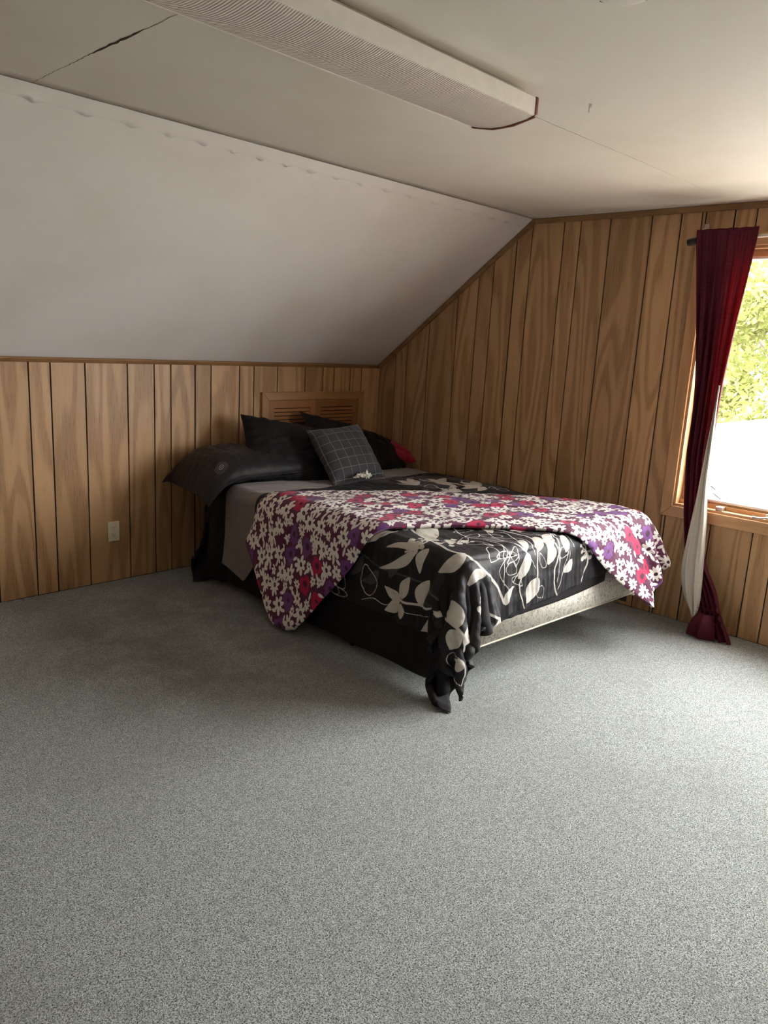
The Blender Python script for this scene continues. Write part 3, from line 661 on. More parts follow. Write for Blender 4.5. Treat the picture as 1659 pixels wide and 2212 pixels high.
# black sheet: long drop on the left, short at the foot, its corner trailing to the floor
SPC = 0.026
def grid(ul, ur, vl, vh, spc):
    """unfolded rectangle with side outlines ul(t), ur(t) as functions of v and foot outline vl(u)"""
    n = int((np.max(ur) - np.min(ul)) / spc) + 1; m = int((vh - vl) / spc) + 1
    a, b = np.meshgrid(np.linspace(0, 1, n), np.linspace(0, 1, m), indexing='ij'); return a, b
a, b = grid(-BX - 0.55, 0.42, -BY - 0.33, 1.2, SPC)
V = -BY - 0.275 + b * (1.20 + BY + 0.275); U = -BX - 0.50 + a * (0.40 + BX + 0.50)
wc = np.clip(1 - a / 0.25, 0, 1) * np.clip(1 - b / 0.25, 0, 1); U = U - 0.05 * wc; V = V - 0.05 * wc
U = U + (1 - a) * 0.012 * value_noise(V * 0, V, 3, 2, 3.0)
V = V + (1 - b) * 0.03 * np.clip((U + 0.2) / 0.6, 0, 1) ** 2
X = wrap(U, V, Z_MT + 0.006, 0.05); X += normals(X) * (0.006 * value_noise(U, V, 5, 2, 3.0))[..., None]
X = solve(X, U, V, 0.008, 110, 5, 0.1)
Xh = upsample(X, 2)
sheet = place(cloth_obj('bed_sheet', Xh, M['blacksheet'], 0.002, 'black sheet hanging from the left side and foot of the bed to the floor', 'sheet'))
sheet_low = X

# grey blanket: shows at the head and hangs in a point on the left
tv = np.array([0.10, 0.30, 0.42, 0.50, 0.60, 0.85, 0.95]); tu = np.array([-0.85, -0.93, -1.02, -1.13, -1.245, -1.17, -1.05])
n, m = 70, 36; a, b = np.meshgrid(np.linspace(0, 1, n), np.linspace(0, 1, m), indexing='ij')
V = 0.10 + b * 0.71; ul = np.interp(V, tv, tu); U = ul + a * (0.86 - ul)
V = V + 0.02 * value_noise(U, V * 0, 8, 2, 2.0)
X = wrap(U, V, Z_MT + 0.019, 0.06); X += normals(X) * (0.012 * value_noise(U * 1.5, V, 9, 3, 4.0))[..., None]
X = solve(X, U, V, 0.017, 70, 5, 0.15, extra=wall_limit(0.02))
X = upsample(X, 3); Uh, Vh = upsample(U, 3), upsample(V, 3)
X += normals(X) * (0.004 * value_noise(Uh, Vh * 2.5, 10, 3, 9.0))[..., None]
place(cloth_obj('grey_blanket', X, M['grey'], 0.004, 'mauve-grey blanket hanging in a point below the left pillow', 'blanket'))

# leaf-print comforter
n, m = 86, 76; a, b = np.meshgrid(np.linspace(0, 1, n), np.linspace(0, 1, m), indexing='ij')
U = -BX - 0.335 + a * (2 * BX + 0.335 + 0.13); vf = -BY - 0.27 + 0.075 * np.clip((U + 0.5) / 1.1, 0, 1)
V = vf + b * (0.53 + 0.03 * np.sin(U * 3.0) - vf)
wc = np.clip(1 - a / 0.26, 0, 1) * np.clip(1 - b / 0.26, 0, 1); U = U - 0.045 * wc; V = V - 0.06 * wc      # the corner hangs longer
X = wrap(U, V, Z_MT + 0.045, 0.075)
X += normals(X) * (0.016 * value_noise(U, V, 21, 3, 3.2))[..., None]
X = solve(X, U, V, 0.024, 130, 5, 0.12, extra=wall_limit(0.03))
LEAFX = X.copy(); LU, LV = U.copy(), V.copy()
K = 5; X = upsample(X, K); Uh, Vh = upsample(U, K), upsample(V, K)
puff = 0.007 * value_noise(Uh, Vh, 22, 3, 5.0) + 0.0035 * value_noise(Uh * 2.2, Vh * 2.2, 23, 3, 9.0)
hang = np.clip((Z_MT - 0.02 - X[..., 2]) / 0.12, 0, 1)
puff += 0.010 * hang * value_noise(Uh * 2.5, Vh * 0.4, 24, 2, 9.0) * (np.abs(Vh) > BY) + 0.004 * hang * value_noise(Uh * 0.4, Vh * 2.5, 25, 2, 8.0)
for vs in (-0.95, -0.45, 0.05):                     # quilting seams
    puff -= 0.006 * np.exp(-((Vh - vs - 0.05 * np.sin(Uh * 4)) / 0.010) ** 2)
X += normals(X) * puff[..., None]

def seg_dist(PX, PY, pts):
    d = np.full(PX.shape, 9.0)
    for (x0, y0), (x1, y1) in zip(pts[:-1], pts[1:]):
        dx, dy = x1 - x0, y1 - y0; L2 = dx * dx + dy * dy + 1e-12
        t = np.clip(((PX - x0) * dx + (PY - y0) * dy) / L2, 0, 1); d = np.minimum(d, np.hypot(PX - x0 - t * dx, PY - y0 - t * dy))
    return d
def smooth_pts(pts, k=6):
    pts = np.array(pts, float); return upmat(len(pts), k) @ pts
class Print:
    def __init__(s, U, V): s.U, s.V = U, V; s.f = {k: np.full(U.shape, -1.0) for k in ('leaf', 'greyleaf', 'line')}
    def put(s, k, d): s.f[k] = np.maximum(s.f[k], d)
    def leaf(s, base, tip, w, k='leaf', vein=False, curve=0.12):
        bx_, by_ = w2l(*base); tx, ty = w2l(*tip); L = math.hypot(tx - bx_, ty - by_); ax, ay = (tx - bx_) / L, (ty - by_) / L
        t = ((s.U - bx_) * ax + (s.V - by_) * ay) / L; pr = -(s.U - bx_) * ay + (s.V - by_) * ax - curve * L * np.sin(np.clip(t, 0, 1) * PI)
        hw = w * np.sin(np.clip(t, 0, 1) ** 0.75 * PI) ** 0.85
        s.put(k, np.where((t > 0) & (t < 1), hw - np.abs(pr), -0.02 - np.abs(t - 0.5) * 0.05))
    def outline(s, base, tip, w, lw=0.0035, curve=0.1):
        bx_, by_ = w2l(*base); tx, ty = w2l(*tip); L = math.hypot(tx - bx_, ty - by_); ax, ay = (tx - bx_) / L, (ty - by_) / L
        ts = np.linspace(0, 1, 16); cv = curve * L * np.sin(ts * PI); hw = w * np.sin(ts ** 0.75 * PI) ** 0.85
        for sg in (-1, 1):
            o_ = cv + sg * hw; pts = np.stack([bx_ + ax * ts * L - ay * o_, by_ + ay * ts * L + ax * o_], -1); s.put('line', lw - seg_dist(s.U, s.V, pts))
    def stem(s, pts, w, k='leaf'):
        q = smooth_pts([w2l(*p) for p in pts]); s.put(k, w - seg_dist(s.U, s.V, q))
    def berries(s, c_, n_, r, seed, k='leaf', spread=0.055):
        g = np.random.default_rng(seed)
        for i in range(n_):
            a_ = g.uniform(0, 2 * PI); q = spread * g.uniform(0.35, 1.0); p = (c_[0] + q * math.cos(a_), c_[1] + q * math.sin(a_)); u, v = w2l(*p)
            s.put(k, r * g.uniform(0.8, 1.2) - np.hypot(s.U - u, s.V - v)); cu, cv = w2l(*c_); s.put(k, 0.0025 - seg_dist(s.U, s.V, [(cu, cv), (u, v)]))
P = Print(Uh, Vh)
P.stem([(-1.54, -1.60), (-1.604, -1.823), (-1.706, -2.05), (-1.748, -2.21), (-1.733, -2.29), (-1.704, -2.366), (-1.604, -2.471), (-1.56, -2.56)], 0.006)
for bse, tip, w, cu in [((-1.595, -1.646), (-1.795, -1.646), .026, .12), ((-1.671, -1.829), (-1.83, -1.722), .027, .10), ((-1.692, -2.041), (-1.40, -1.80), .052, .05), ((-1.802, -2.058), (-1.821, -1.868), .015, -.08),
                    ((-1.798, -2.058), (-1.75, -1.975), .022, .1), ((-1.776, -2.104), (-1.90, -2.096), .024, -.1), ((-1.811, -2.042), (-1.925, -1.83), .016, .08), ((-1.803, -2.063), (-1.91, -1.925), .015, .08),
                    ((-1.732, -2.271), (-1.865, -2.198), .033, .16), ((-1.70, -2.386), (-1.825, -2.379), .024, -.14)]: P.leaf(bse, tip, w, curve=cu)
P.stem([(-1.706, -2.05), (-1.79, -2.06), (-1.82, -2.0)], 0.0035)
P.berries((-1.735, -2.035), 8, 0.012, 32, spread=0.060); P.berries((-1.655, -2.10), 9, 0.013, 31, spread=0.070); P.berries((-1.60, -2.14), 7, 0.012, 35, spread=0.06); P.berries((-1.60, -1.815), 6, 0.012, 30, spread=0.06)
P.stem([(-2.034, -1.93), (-2.042, -1.989), (-2.038, -2.09), (-2.019, -2.286), (-1.984, -2.429), (-2.03, -2.53)], 0.0055)
for bse, tip, w, cu in [((-2.032, -1.98), (-2.00, -1.872), .024, .1), ((-2.032, -1.985), (-1.925, -2.035), .036, .0), ((-2.029, -2.10), (-1.912, -2.156), .042, .0), ((-2.037, -1.98), (-2.115, -1.88), .030, .1), ((-2.055, -2.0), (-2.125, -2.01), .028, .0),
                    ((-2.024, -2.276), (-2.165, -2.12), .036, .1), ((-1.985, -2.43), (-1.905, -2.355), .040, .05), ((-1.994, -2.433), (-2.095, -2.46), .040, .05), ((-2.017, -2.507), (-1.91, -2.466), .034, -.08), ((-2.076, -2.56), (-2.12, -2.50), .03, .1)]: P.leaf(bse, tip, w, curve=cu)
P.stem([(-1.80, -1.48), (-1.845, -1.592), (-1.879, -1.704), (-1.921, -1.864), (-1.933, -2.103), (-1.966, -2.26), (-2.02, -2.38)], 0.0045, 'greyleaf')
for bse, tip, w in [((-1.847, -1.637), (-1.935, -1.54), .026), ((-1.877, -1.669), (-1.83, -1.745), .028), ((-1.938, -1.833), (-2.01, -1.71), .026), ((-1.889, -1.718), (-1.995, -1.63), .024), ((-1.86, -1.60), (-1.90, -1.50), .024), ((-1.95, -1.90), (-1.90, -1.97), .02)]: P.leaf(bse, tip, w, 'greyleaf')
P.outline((-2.078, -1.584), (-1.94, -1.505), .045, .0022, .05); P.outline((-2.069, -1.776), (-1.925, -1.734), .055, .0022, -.05); P.outline((-2.104, -1.616), (-2.035, -1.40), .022, .002, .1); P.outline((-2.11, -1.55), (-2.00, -1.42), .03, .002)
P.stem([(-2.10, -1.72), (-2.075, -1.80), (-2.089, -1.88), (-2.06, -1.96), (-2.09, -2.06), (-2.075, -2.16), (-2.088, -2.317), (-2.12, -2.40)], 0.0021, 'line'); P.outline((-2.12, -2.46), (-2.15, -2.62), .045, .0024)
# foot: spray of leaves, loose outlines, berries
P.berries((-1.783, -2.50), 11, 0.011, 33, spread=0.058); P.berries((-0.932, -2.45), 12, 0.011, 34, spread=0.062)
P.stem([(-1.80, -2.47), (-1.74, -2.54), (-1.66, -2.60), (-1.60, -2.62)], 0.006); P.stem([(-0.932, -2.45), (-0.90, -2.52), (-0.95, -2.60)], 0.006)
for bse, tip, w, cu in [((-1.557, -2.57), (-1.478, -2.50), .020, .15), ((-1.60, -2.60), (-1.72, -2.63), .028, .1), ((-1.25, -2.16), (-1.08, -2.18), .030, .0), ((-1.223, -2.285), (-1.31, -2.375), .030, .0), ((-1.385, -2.365), (-1.46, -2.475), .034, .05), ((-1.325, -2.495), (-1.41, -2.60), .042, .0),
                    ((-1.145, -2.29), (-1.24, -2.38), .032, .0), ((-1.19, -2.37), (-1.25, -2.45), .034, .0), ((-1.07, -2.33), (-1.11, -2.42), .030, .0), ((-1.046, -2.465), (-1.12, -2.515), .026, .1), ((-1.06, -2.10), (-1.02, -2.19), .030, .0), ((-1.28, -2.02), (-1.34, -2.12), .028, .0), ((-1.33, -2.27), (-1.40, -2.36), .026, .0)]: P.leaf(bse, tip, w, curve=cu)
P.stem([(-1.30, -2.05), (-1.26, -2.25), (-1.32, -2.40), (-1.34, -2.55)], 0.004); P.stem([(-1.10, -2.20), (-1.14, -2.36), (-1.20, -2.50), (-1.17, -2.62)], 0.004); P.stem([(-1.42, -1.95), (-1.50, -2.12), (-1.40, -2.35), (-1.45, -2.50), (-1.42, -2.62)], 0.003, 'line')
g = np.random.default_rng(41)
for (u0, v0) in [(-1.48, -2.0), (-1.59, -2.16), (-1.40, -2.08), (-1.56, -2.27), (-1.43, -2.24), (-1.59, -2.34), (-1.49, -2.33), (-1.44, -2.32), (-1.55, -2.40), (-1.50, -2.46), (-1.33, -2.55), (-1.16, -2.42), (-1.34, -2.18), (-1.26, -2.46), (-1.22, -2.12), (-1.52, -2.10)]:
    an = g.uniform(0, 2 * PI); L = g.uniform(0.07, 0.13)
    P.outline((u0, v0), (u0 + L * math.cos(an), v0 + L * math.sin(an)), g.uniform(0.015, 0.034), 0.0021)
for i in range(12):
    u0, v0 = g.uniform(-1.58, -1.05), g.uniform(-2.30, -2.0); P.stem([(u0, v0), (u0 + g.uniform(-.05, .06), v0 - 0.10), (u0 + g.uniform(-.05, .05), v0 - 0.18), (u0 + g.uniform(-.07, .08), v0 - 0.30)], 0.0021, 'line')
# part of the print behind the daisy quilt, towards the pillows
for i in range(16):
    u0, v0 = g.uniform(-0.95, -0.25), g.uniform(-1.5, -0.90); an = g.uniform(0, 2 * PI)
    for q in range(3): P.leaf((u0, v0), (u0 + 0.16 * math.cos(an + q * 0.8), v0 + 0.16 * math.sin(an + q * 0.8)), 0.032, 'greyleaf' if i % 3 else 'leaf')
for i in range(12):
    u0, v0 = g.uniform(-1.0, -0.3), g.uniform(-1.7, -0.95); P.outline((u0, v0), (u0 + g.uniform(-.15, .15), v0 + g.uniform(-.15, .15)), 0.04, 0.003)
place(cloth_obj('leaf_comforter', X, M['leaf'], 0.016, 'black comforter printed with cream leaves and berries on the bed', 'comforter', P.f))

# daisy quilt laid slantwise over the comforter
far = np.array([(-2.00, -0.80), (-1.78, -0.87), (-1.47, -1.00), (-1.00, -1.30), (-0.58, -1.68), (-0.30, -2.02), (-0.08, -2.40), (0.02, -2.56)])
near = np.array([(-2.475, -1.205), (-2.20, -1.47), (-1.93, -1.73), (-1.55, -1.92), (-1.22, -2.18), (-0.98, -2.44), (-0.72, -2.68), (-0.52, -2.86)])
def arc(pts, n_):
    q = smooth_pts(pts, 8); s_ = np.concatenate([[0], np.cumsum(np.hypot(*np.diff(q, axis=0).T))]); t = np.linspace(0, s_[-1], n_); return np.stack([np.interp(t, s_, q[:, 0]), np.interp(t, s_, q[:, 1])], -1)
n, m = 100, 32; fa, ne = arc(far, n), arc(near, n); tt = np.linspace(0, 1, m)[None, :, None]
UVw = ne[:, None] * (1 - tt) + fa[:, None] * tt
U, V = w2l(UVw[..., 0], UVw[..., 1])
# fabric coordinates for the print (true lengths along and across)
ds = np.concatenate([[0], np.cumsum(np.hypot(*np.diff((fa + ne) / 2, axis=0).T))]); wd = np.hypot(*(fa - ne).T)
FU = np.repeat(ds[:, None], m, 1); FV = (tt[..., 0] - 0.5) * wd[:, None]
X = wrap(U, V, Z_MT + 0.085, 0.10)
X += normals(X) * (0.014 * value_noise(U, V, 51, 3, 2.6))[..., None]
X = solve(X, U, V, 0.060, 90, 5, 0.2, r=0.055, extra=wall_limit(0.03))
K = 5; X = upsample(X, K); FUh, FVh = upsample(FU, K), upsample(FV, K)
puff = 0.008 * value_noise(FUh, FVh, 52, 3, 5.0) + 0.003 * value_noise(FUh * 2, FVh * 2, 53, 3, 10.0)
edge = np.minimum(np.minimum(np.linspace(0, 1, X.shape[0])[:, None] * ds[-1], (1 - np.linspace(0, 1, X.shape[0])[:, None]) * ds[-1]), np.minimum(np.linspace(0, 1, X.shape[1])[None], 1 - np.linspace(0, 1, X.shape[1])[None]) * 0.7)
puff -= 0.014 * np.exp(-edge / 0.018)
for fs in (-0.02,):
    puff -= 0.008 * np.exp(-((FVh - fs - 0.04 * np.sin(FUh * 5)) / 0.010) ** 2)
X += normals(X) * puff[..., None]
fl = {k: np.full(FUh.shape, -1.0) for k in ('white', 'crimson', 'purple', 'eye')}
g = np.random.default_rng(61); pts = []
for tr in range(9000):
    R = 0.0415 if tr < 3500 else (0.031 if tr < 6000 else 0.023)
    p_ = (g.uniform(-0.03, ds[-1] + 0.03), g.uniform(-0.50, 0.50))
    if all((p_[0] - q[0]) ** 2 + (p_[1] - q[1]) ** 2 > (0.97 * (R + q[2])) ** 2 for q in pts): pts.append((*p_, R))
def local(cx, cy, rad):
    i = np.nonzero((np.abs(FUh - cx) < rad) & (np.abs(FVh - cy) < rad)); return i
for (cx, cy, R) in pts:
    i = local(cx, cy, R * 1.4)
    if len(i[0]) == 0: continue
    dx, dy = FUh[i] - cx, FVh[i] - cy; rr_ = np.hypot(dx, dy); an = np.arctan2(dy, dx)
    kind = g.random(); np_ = int(g.integers(7, 11)); ph = g.uniform(0, 6.28)
    lob = np.abs(np.cos(np_ * (an + 0.10 * np.sin(2 * an + ph)) / 2 + ph)) ** 0.62
    Rm = R * (1.10 + 0.14 * np.sin(an * 3 + ph) + 0.08 * np.sin(an * 2 + 2 * ph))
    key = 'white' if (kind < 0.68 or R < 0.035) else ('crimson' if kind < 0.85 else 'purple')
    d = Rm * (0.30 + 0.70 * lob) - rr_ if key == 'white' else Rm * (0.82 + 0.18 * lob) - rr_
    fl[key][i] = np.maximum(fl[key][i], d)
    ex, ey = dx - 0.12 * R, dy; er = np.hypot(ex * 1.0, ey * 0.8); eye = R * 0.24 - er
    if g.random() < 0.6: eye = np.maximum(eye, R * 0.06 - np.abs(er - R * 0.31)) if key != 'white' else np.minimum(eye, er - R * 0.06)
    fl['eye'][i] = np.maximum(fl['eye'][i], eye)
for tr in range(1500):                               # little leaves and buds that fill the gaps
    cx, cy = g.uniform(0, ds[-1]), g.uniform(-0.45, 0.45)
    dm = min((math.hypot(cx - q[0], cy - q[1]) - q[2]) for q in pts)
    if dm < 0.004: continue
    i = local(cx, cy, 0.03)
    if len(i[0]) == 0: continue
    a_ = g.uniform(0, PI); dx, dy = FUh[i] - cx, FVh[i] - cy; p1, p2 = dx * math.cos(a_) + dy * math.sin(a_), -dx * math.sin(a_) + dy * math.cos(a_)
    fl['white'][i] = np.maximum(fl['white'][i], (1 - np.hypot(p1 / 0.019, p2 / 0.008)) * 0.008)
quilt = place(cloth_obj('daisy_quilt', X, M['daisy'], 0.020, 'purple quilt printed with white daisies laid slantwise across the bed', 'quilt', fl))
quilt.data.materials.append(M['red']); quilt.modifiers['thickness'].material_offset = 1; quilt.modifiers['thickness'].material_offset_rim = 0

# ------------------------------------------------------------------ pillows
def pillow(name, w, h, t, mat, label, cat, loc, rot, seed, wrinkle=1.0, n=44, corner=0.06, bend=None, group=None, flange=0.0):
    """two bulging faces meeting at a pinched seam; soft corners, creases running in from the seam"""
    u = np.linspace(-1, 1, n); A, B = np.meshgrid(u, u, indexing='ij')
    pinch = 1 - corner * (1 - A ** 2) * np.abs(B) ** 3; pinch2 = 1 - corner * (1 - B ** 2) * np.abs(A) ** 3
    Xp = A * w / 2 * pinch2; Yp = B * h / 2 * pinch
    e = 1 - flange; Ae, Be = np.clip(np.abs(A) / e, 0, 1), np.clip(np.abs(B) / e, 0, 1)
    prof = (np.clip(1 - Ae ** 2.6, 0, 1) ** 0.55) * (np.clip(1 - Be ** 2.6, 0, 1) ** 0.55)
    out = []
    for sgn in (1, -1):
        cr = value_noise(Xp * 3, Yp * 3, seed + (5 if sgn < 0 else 0), 3, 5.0) * 0.010 * wrinkle
        near = np.exp(-(1 - np.maximum(np.abs(A), np.abs(B))) / 0.18)
        gather = 0.007 * wrinkle * near * np.sin(np.where(np.abs(A) > np.abs(B), Yp, Xp) * 95 + 3 * value_noise(Xp, Yp, seed + 2, 2, 9.0))
        Z = sgn * (t / 2 * prof + 0.002) + (cr + gather) * np.minimum(1, prof * 3 + 0.15)
        out.append(np.stack([Xp, Yp, Z], -1))
    V = np.concatenate([o_.reshape(-1, 3) for o_ in out])
    if bend is not None: V = bend(V)
    idx = np.arange(n * n).reshape(n, n); q = np.stack([idx[:-1, :-1], idx[1:, :-1], idx[1:, 1:], idx[:-1, 1:]], -1).reshape(-1, 4)
    F = [tuple(r_) for r_ in q.tolist()] + [tuple(r_) for r_ in (q[:, ::-1] + n * n).tolist()]
    ring = list(idx[:, 0]) + list(idx[-1, 1:]) + list(idx[-2::-1, -1]) + list(idx[0, -2:0:-1]); ring = [int(k) for k in ring]
    for k in range(len(ring)): a_, b_ = ring[k], ring[(k + 1) % len(ring)]; F.append((b_, a_, a_ + n * n, b_ + n * n))
    o = mesh(name, V, F, mat, None, smooth=True, label=label, category=cat)
    md = o.modifiers.new('soft', 'SUBSURF'); md.levels = 1; md.render_levels = 1
    o.location = loc; o.rotation_euler = rot
    if group: o['group'] = group
    # seam piping
    return o
R_ = math.radians
def droop(V):
    d = np.maximum(0, -V[:, 0] - 0.12); V[:, 2] -= 1.75 * d ** 2; V[:, 0] += 0.30 * d ** 1.5
    c2 = np.maximum(0, np.abs(V[:, 1]) - 0.16); V[:, 2] -= 1.6 * c2 ** 2
    return V
pillow('pillow', 0.82, 0.56, 0.17, M['rings'], 'black pillow with stitched ring medallion drooping over the left bed edge', 'pillow', (-1.53, -0.33, 0.728), (R_(5), R_(-1), R_(-3)), 3, bend=droop, flange=0.05, corner=0.03, group='pillows on the bed')
pillow('pillow', 0.66, 0.52, 0.21, M['black'], 'large plain black pillow leaning upright behind the checked cushion', 'pillow', (-1.19, -0.43, 0.765), (R_(44), R_(10), R_(-24)), 13, corner=0.09, group='pillows on the bed')
pillow('pillow', 0.88, 0.50, 0.19, M['black'], 'black pillow slumped against the gable wall corner', 'pillow', (-0.485, -0.325, 0.735), (R_(36), R_(16), R_(-10)), 23, corner=0.05, flange=0.06, group='pillows on the bed')
pillow('cushion', 0.42, 0.42, 0.15, M['gridf'], 'small charcoal cushion with thin white windowpane check', 'cushion', (-0.985, -0.72, 0.795), (R_(48), R_(-4), R_(-6)), 33, wrinkle=0.45, corner=0.08)
pillow('red_cushion', 0.30, 0.26, 0.10, M['red'], 'crimson pillow corner peeking out behind the black pillow', 'pillow', (-0.13, -0.32, 0.70), (R_(20), R_(8), R_(-15)), 43, corner=0.05)
# crumpled tissue by the cushion
n = 22; a, b = np.meshgrid(np.linspace(-1, 1, n), np.linspace(-1, 1, n), indexing='ij'); g = np.random.default_rng(71)
tx = 0.055 * a * (1 + 0.25 * value_noise(a, b, 72, 2, 1.3)); ty = 0.045 * b * (1 + 0.25 * value_noise(a, b, 73, 2, 1.3))
tz = 0.018 + 0.020 * np.abs(value_noise(a, b, 74, 3, 1.6)) * 2.0 + 0.004 * g.normal(size=a.shape) - 0.014 * (a ** 2 + b ** 2) / 2
tis = cloth_obj('tissue', np.stack([tx, ty, tz], -1), M['tissue'], 0.001, 'crumpled white tissue in front of the checked cushion', 'tissue'); tis.location = (-1.02, -0.915, 0.672); tis.rotation_euler = (0, 0, 0.6)
tis.data.shade_flat()

# ------------------------------------------------------------------ curtain and rod
zz = np.array([2.16, 2.13, 1.95, 1.684, 1.376, 1.195, 0.98, 0.674, 0.407, 0.25, 0.17, 0.10, 0.05, 0.006])
Lc = np.array([-2.405, -2.405, -2.425, -2.458, -2.493, -2.502, -2.50, -2.529, -2.575, -2.640, -2.690, -2.700, -2.685, -2.675])
Rc = np.array([-2.721, -2.721, -2.702, -2.675, -2.650, -2.644, -2.642, -2.655, -2.690, -2.790, -2.815, -2.850, -2.885, -2.925])
Dc = np.array([-0.121, -0.120, -0.105, -0.10, -0.10, -0.10, -0.10, -0.10, -0.105, -0.115, -0.13, -0.13, -0.145, -0.160])
ct = empty('curtain', (-0.1, -2.6, 0.0), label='maroon curtain panel twisted to show its ivory lining, pooling on the carpet', category='curtain')
def cp(o): o.parent = ct; o.matrix_parent_inverse = Matrix.Translation(-Vector(ct.location)); return o
def panel(name, zlist, L, Rr, D, mat, folds, amp, seed, nr=170, nc=90, hemwave=0.0):
    z = np.linspace(zlist[0], zlist[-1], nr); l = np.interp(z, zlist[::-1], L[::-1]); r_ = np.interp(z, zlist[::-1], Rr[::-1]); d = np.interp(z, zlist[::-1], D[::-1])
    ker = np.ones(9) / 9
    sm = lambda q: np.convolve(np.pad(q, 4, mode='edge'), ker, mode='valid')
    l, r_, d = sm(l), sm(r_), sm(d)
    s_ = np.linspace(0, 1, nc)[None]; Z = np.repeat(z[:, None], nc, 1)
    Y = l[:, None] + (r_ - l)[:, None] * s_
    w = amp(Z, s_) if callable(amp) else amp
    X_ = d[:, None] + w * np.sin(2 * PI * (folds * s_ + 0.08 * np.sin(Z * 2.1) + 0.15 * value_noise(Z, s_ * 1.0 + 0 * Z, seed, 2, 1.5))) + 0.35 * w * np.sin(2 * PI * folds * 2.3 * s_ + 1.3 + Z * 0.8)
    return cp(cloth_obj(name, np.stack([X_, Y, Z], -1), mat, 0.0012, None, None))
fold_amp = lambda Z, s_: 0.006 + 0.013 * np.clip((2.12 - Z) / 0.5, 0, 1) - 0.004 * np.clip((0.8 - Z) / 0.5, 0, 1) + 0.02 * np.exp(-((Z - 0.14) / 0.05) ** 2) * np.sin(Z * 160)
panel('curtain_panel', zz, Lc, Rc, Dc, M['maroon'], 5.0, fold_amp, 81)
zf = np.array([2.12, 1.955, 1.766, 1.55, 1.36, 1.1, 0.76, 0.45]); Lf = np.array([-2.412, -2.43, -2.45, -2.475, -2.498, -2.505, -2.527, -2.565]); Rf = np.array([-2.60, -2.596, -2.588, -2.575, -2.576, -2.583, -2.59, -2.60])
panel('folded_edge', zf, Lf, Rf, np.full(8, -0.072), M['maroon'], 2.0, 0.004, 82, 90, 50)
zl = np.array([1.37, 1.29, 1.21, 1.038, 0.874, 0.76, 0.634, 0.579, 0.39, 0.30, 0.224, 0.15, 0.102])
Ll = np.array([-2.646, -2.645, -2.640, -2.626, -2.618, -2.611, -2.600, -2.596, -2.582, -2.590, -2.612, -2.655, -2.690])
Rl = np.array([-2.654, -2.653, -2.655, -2.662, -2.664, -2.672, -2.687, -2.689, -2.703, -2.708, -2.712, -2.712, -2.700])
panel('lining', zl, Ll, Rl, np.full(13, -0.158), M['lining'], 2.2, lambda Z, s_: 0.012 * np.clip((1.37 - Z) / 0.3, 0.1, 1), 83, 130, 40)
# pooled hem on the carpet
hz = np.array([0.135, 0.11, 0.08, 0.045, 0.02, 0.008]); hl = np.array([-2.715, -2.70, -2.69, -2.685, -2.682, -2.680]); hr = np.array([-2.80, -2.82, -2.83, -2.835, -2.838, -2.838])
panel('pooled_hem', hz, hl, hr, np.array([-0.155, -0.185, -0.20, -0.205, -0.205, -0.20]), M['maroon'], 1.5, 0.012, 84, 40, 40)

rod = empty('curtain_rod', (-0.1, -2.36, 2.12), label='ivory curtain rod with black end sleeve above the window', category='curtain rod')
def rp_(o): o.parent = rod; o.matrix_parent_inverse = Matrix.Translation(-Vector(rod.location)); return o
rp_(tube('rod', [(-0.1, -2.39, 2.118), (-0.1, -4.92, 2.118)], 0.0085, M['rodwhite'], None, 14))
rp_(tube('end_sleeve', [(-0.1, -2.356, 2.100), (-0.1, -2.372, 2.103), (-0.1, -2.408, 2.110)], [0.017, 0.0185, 0.0165], M['rubber'], None, 16))
for y in (-2.418, -4.88):
    rp_(tube('bracket', [(-0.002, y + 0.012, 2.178), (-0.03, y + 0.008, 2.176), (-0.07, y + 0.004, 2.160), (-0.092, y, 2.138), (-0.098, y, 2.126)], [0.008, 0.007, 0.007, 0.007, 0.006], M['rodwhite'], None, 8))
    rp_(bbox('bracket_plate', (-0.006, -0.0005, y, y + 0.026, 2.16, 2.205), M['handle'], None, 0.002))

# ------------------------------------------------------------------ ceiling fixtures
FX0, FX1, FYa, FYb = -3.36, -2.107, -2.692, -2.440
lf = empty('ceiling_light', ((FX0 + FX1) / 2, -2.566, HC), label='long fluorescent wraparound ceiling light with ribbed lens and brown end caps', category='ceiling light')
def lp(o): o.parent = lf; o.matrix_parent_inverse = Matrix.Translation(-Vector(lf.location)); return o
lp(prism('mounting_pan', [(FYa + 0.045, HC - 0.001), (FYb - 0.045, HC - 0.001), (FYb - 0.012, HC - 0.032), (FYa + 0.012, HC - 0.032)], FX0 + 0.01, FX1 - 0.01, 'x', M['whitemetal']))
prof = [(FYa, HC - 0.030), (FYa - 0.001, HC - 0.076), (FYa + 0.004, HC - 0.081)]
side_l = lp(prism('side_panel', [(FYa, HC - 0.029), (FYa, HC - 0.078), (FYa + 0.004, HC - 0.081), (FYa + 0.004, HC - 0.029)], FX0, FX1, 'x', M['whitemetal']))
lp(prism('side_panel', [(FYb, HC - 0.029), (FYb - 0.004, HC - 0.029), (FYb - 0.004, HC - 0.081), (FYb, HC - 0.078)], FX0, FX1, 'x', M['whitemetal']))
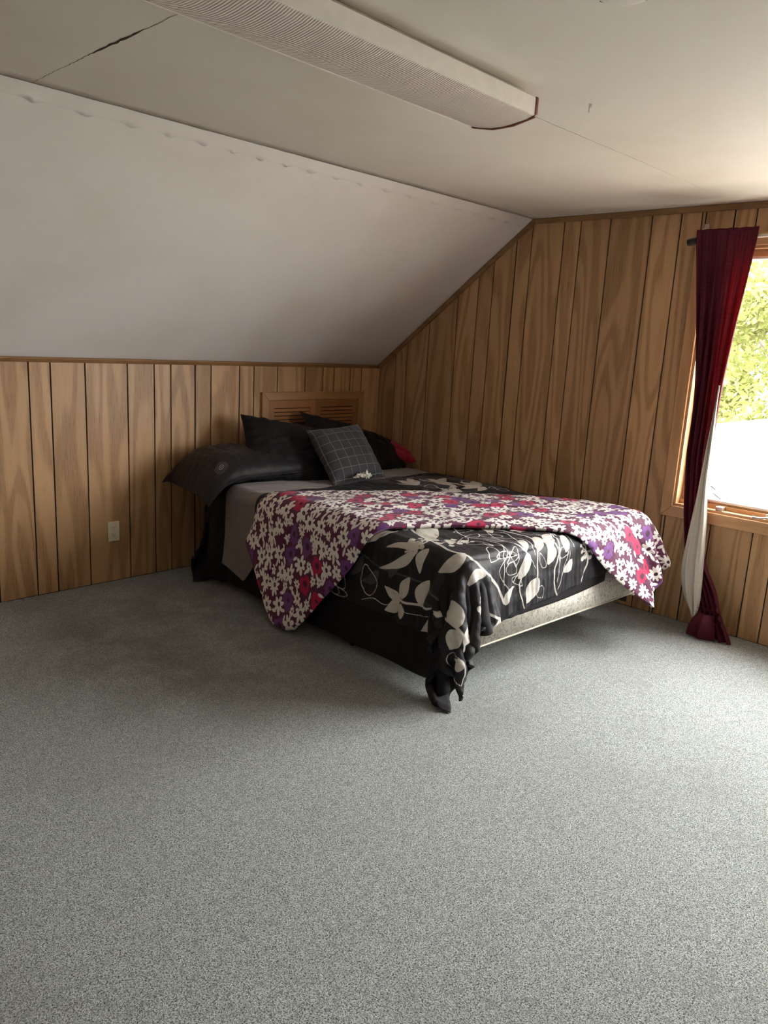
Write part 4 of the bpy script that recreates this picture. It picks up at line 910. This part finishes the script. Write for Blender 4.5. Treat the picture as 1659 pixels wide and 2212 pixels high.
q = [(FYa + 0.002, HC - 0.080), (FYa + 0.03, HC - 0.088), (FYa + 0.085, HC - 0.095), ((FYa + FYb) / 2, HC - 0.097), (FYb - 0.085, HC - 0.095), (FYb - 0.03, HC - 0.086), (FYb - 0.002, HC - 0.078)]
lp(prism('lens', q + [(y, z + 0.004) for y, z in reversed(q)], FX0, FX1, 'x', M['lens']))
cap = [(FYa - 0.003, HC - 0.026), (FYa - 0.003, HC - 0.079), (FYa + 0.002, HC - 0.084), (FYa + 0.085, HC - 0.099), (FYb - 0.085, HC - 0.099), (FYb - 0.002, HC - 0.083), (FYb + 0.003, HC - 0.078), (FYb + 0.003, HC - 0.026), (FYb - 0.030, HC - 0.026), (FYb - 0.052, HC - 0.001), (FYa + 0.052, HC - 0.001), (FYa + 0.030, HC - 0.026)]
for x0_, x1_ in ((FX1 - 0.004, FX1 + 0.008), (FX0 - 0.008, FX0 + 0.004)): lp(prism('end_cap', cap, x0_, x1_, 'x', M['brown'], bev=0.0012))
sd = empty('smoke_detector', (-2.599, -3.239, HC), label='round white smoke detector on the ceiling at the top edge', category='smoke detector')
lathe('base', [(0.0, -0.001), (0.072, -0.001), (0.074, -0.010), (0.070, -0.014)], M['whitemetal'], sd)
lathe('cover', [(0.069, -0.013), (0.067, -0.019), (0.058, -0.025), (0.045, -0.028), (0.0, -0.029)], M['whitemetal'], sd)
for k in range(12):
    a_ = 2 * PI * k / 12; o = boxes('vent', [(0.0665, 0.0705, -0.011, 0.011, -0.0185, -0.0135)], M['slot'], sd); o.rotation_euler = (0, 0, a_ + 0.18)
fk = mesh('paint_flake', [(0, 0, 0), (0.012, 0.002, 0), (0.010, 0.003, -0.009), (0.005, 0.003, -0.012), (0.006, 0.005, -0.026), (0.001, 0.004, -0.026), (0.001, 0.002, -0.010)], [(0, 1, 2, 3, 6), (6, 3, 4, 5)], M['whitemetal'], None, label='small curl of peeling paint hanging from the ceiling', category='paint flake')
fk.location = (-1.885, -2.745, HC - 0.0003); fk.rotation_euler = (0, 0, -0.9)
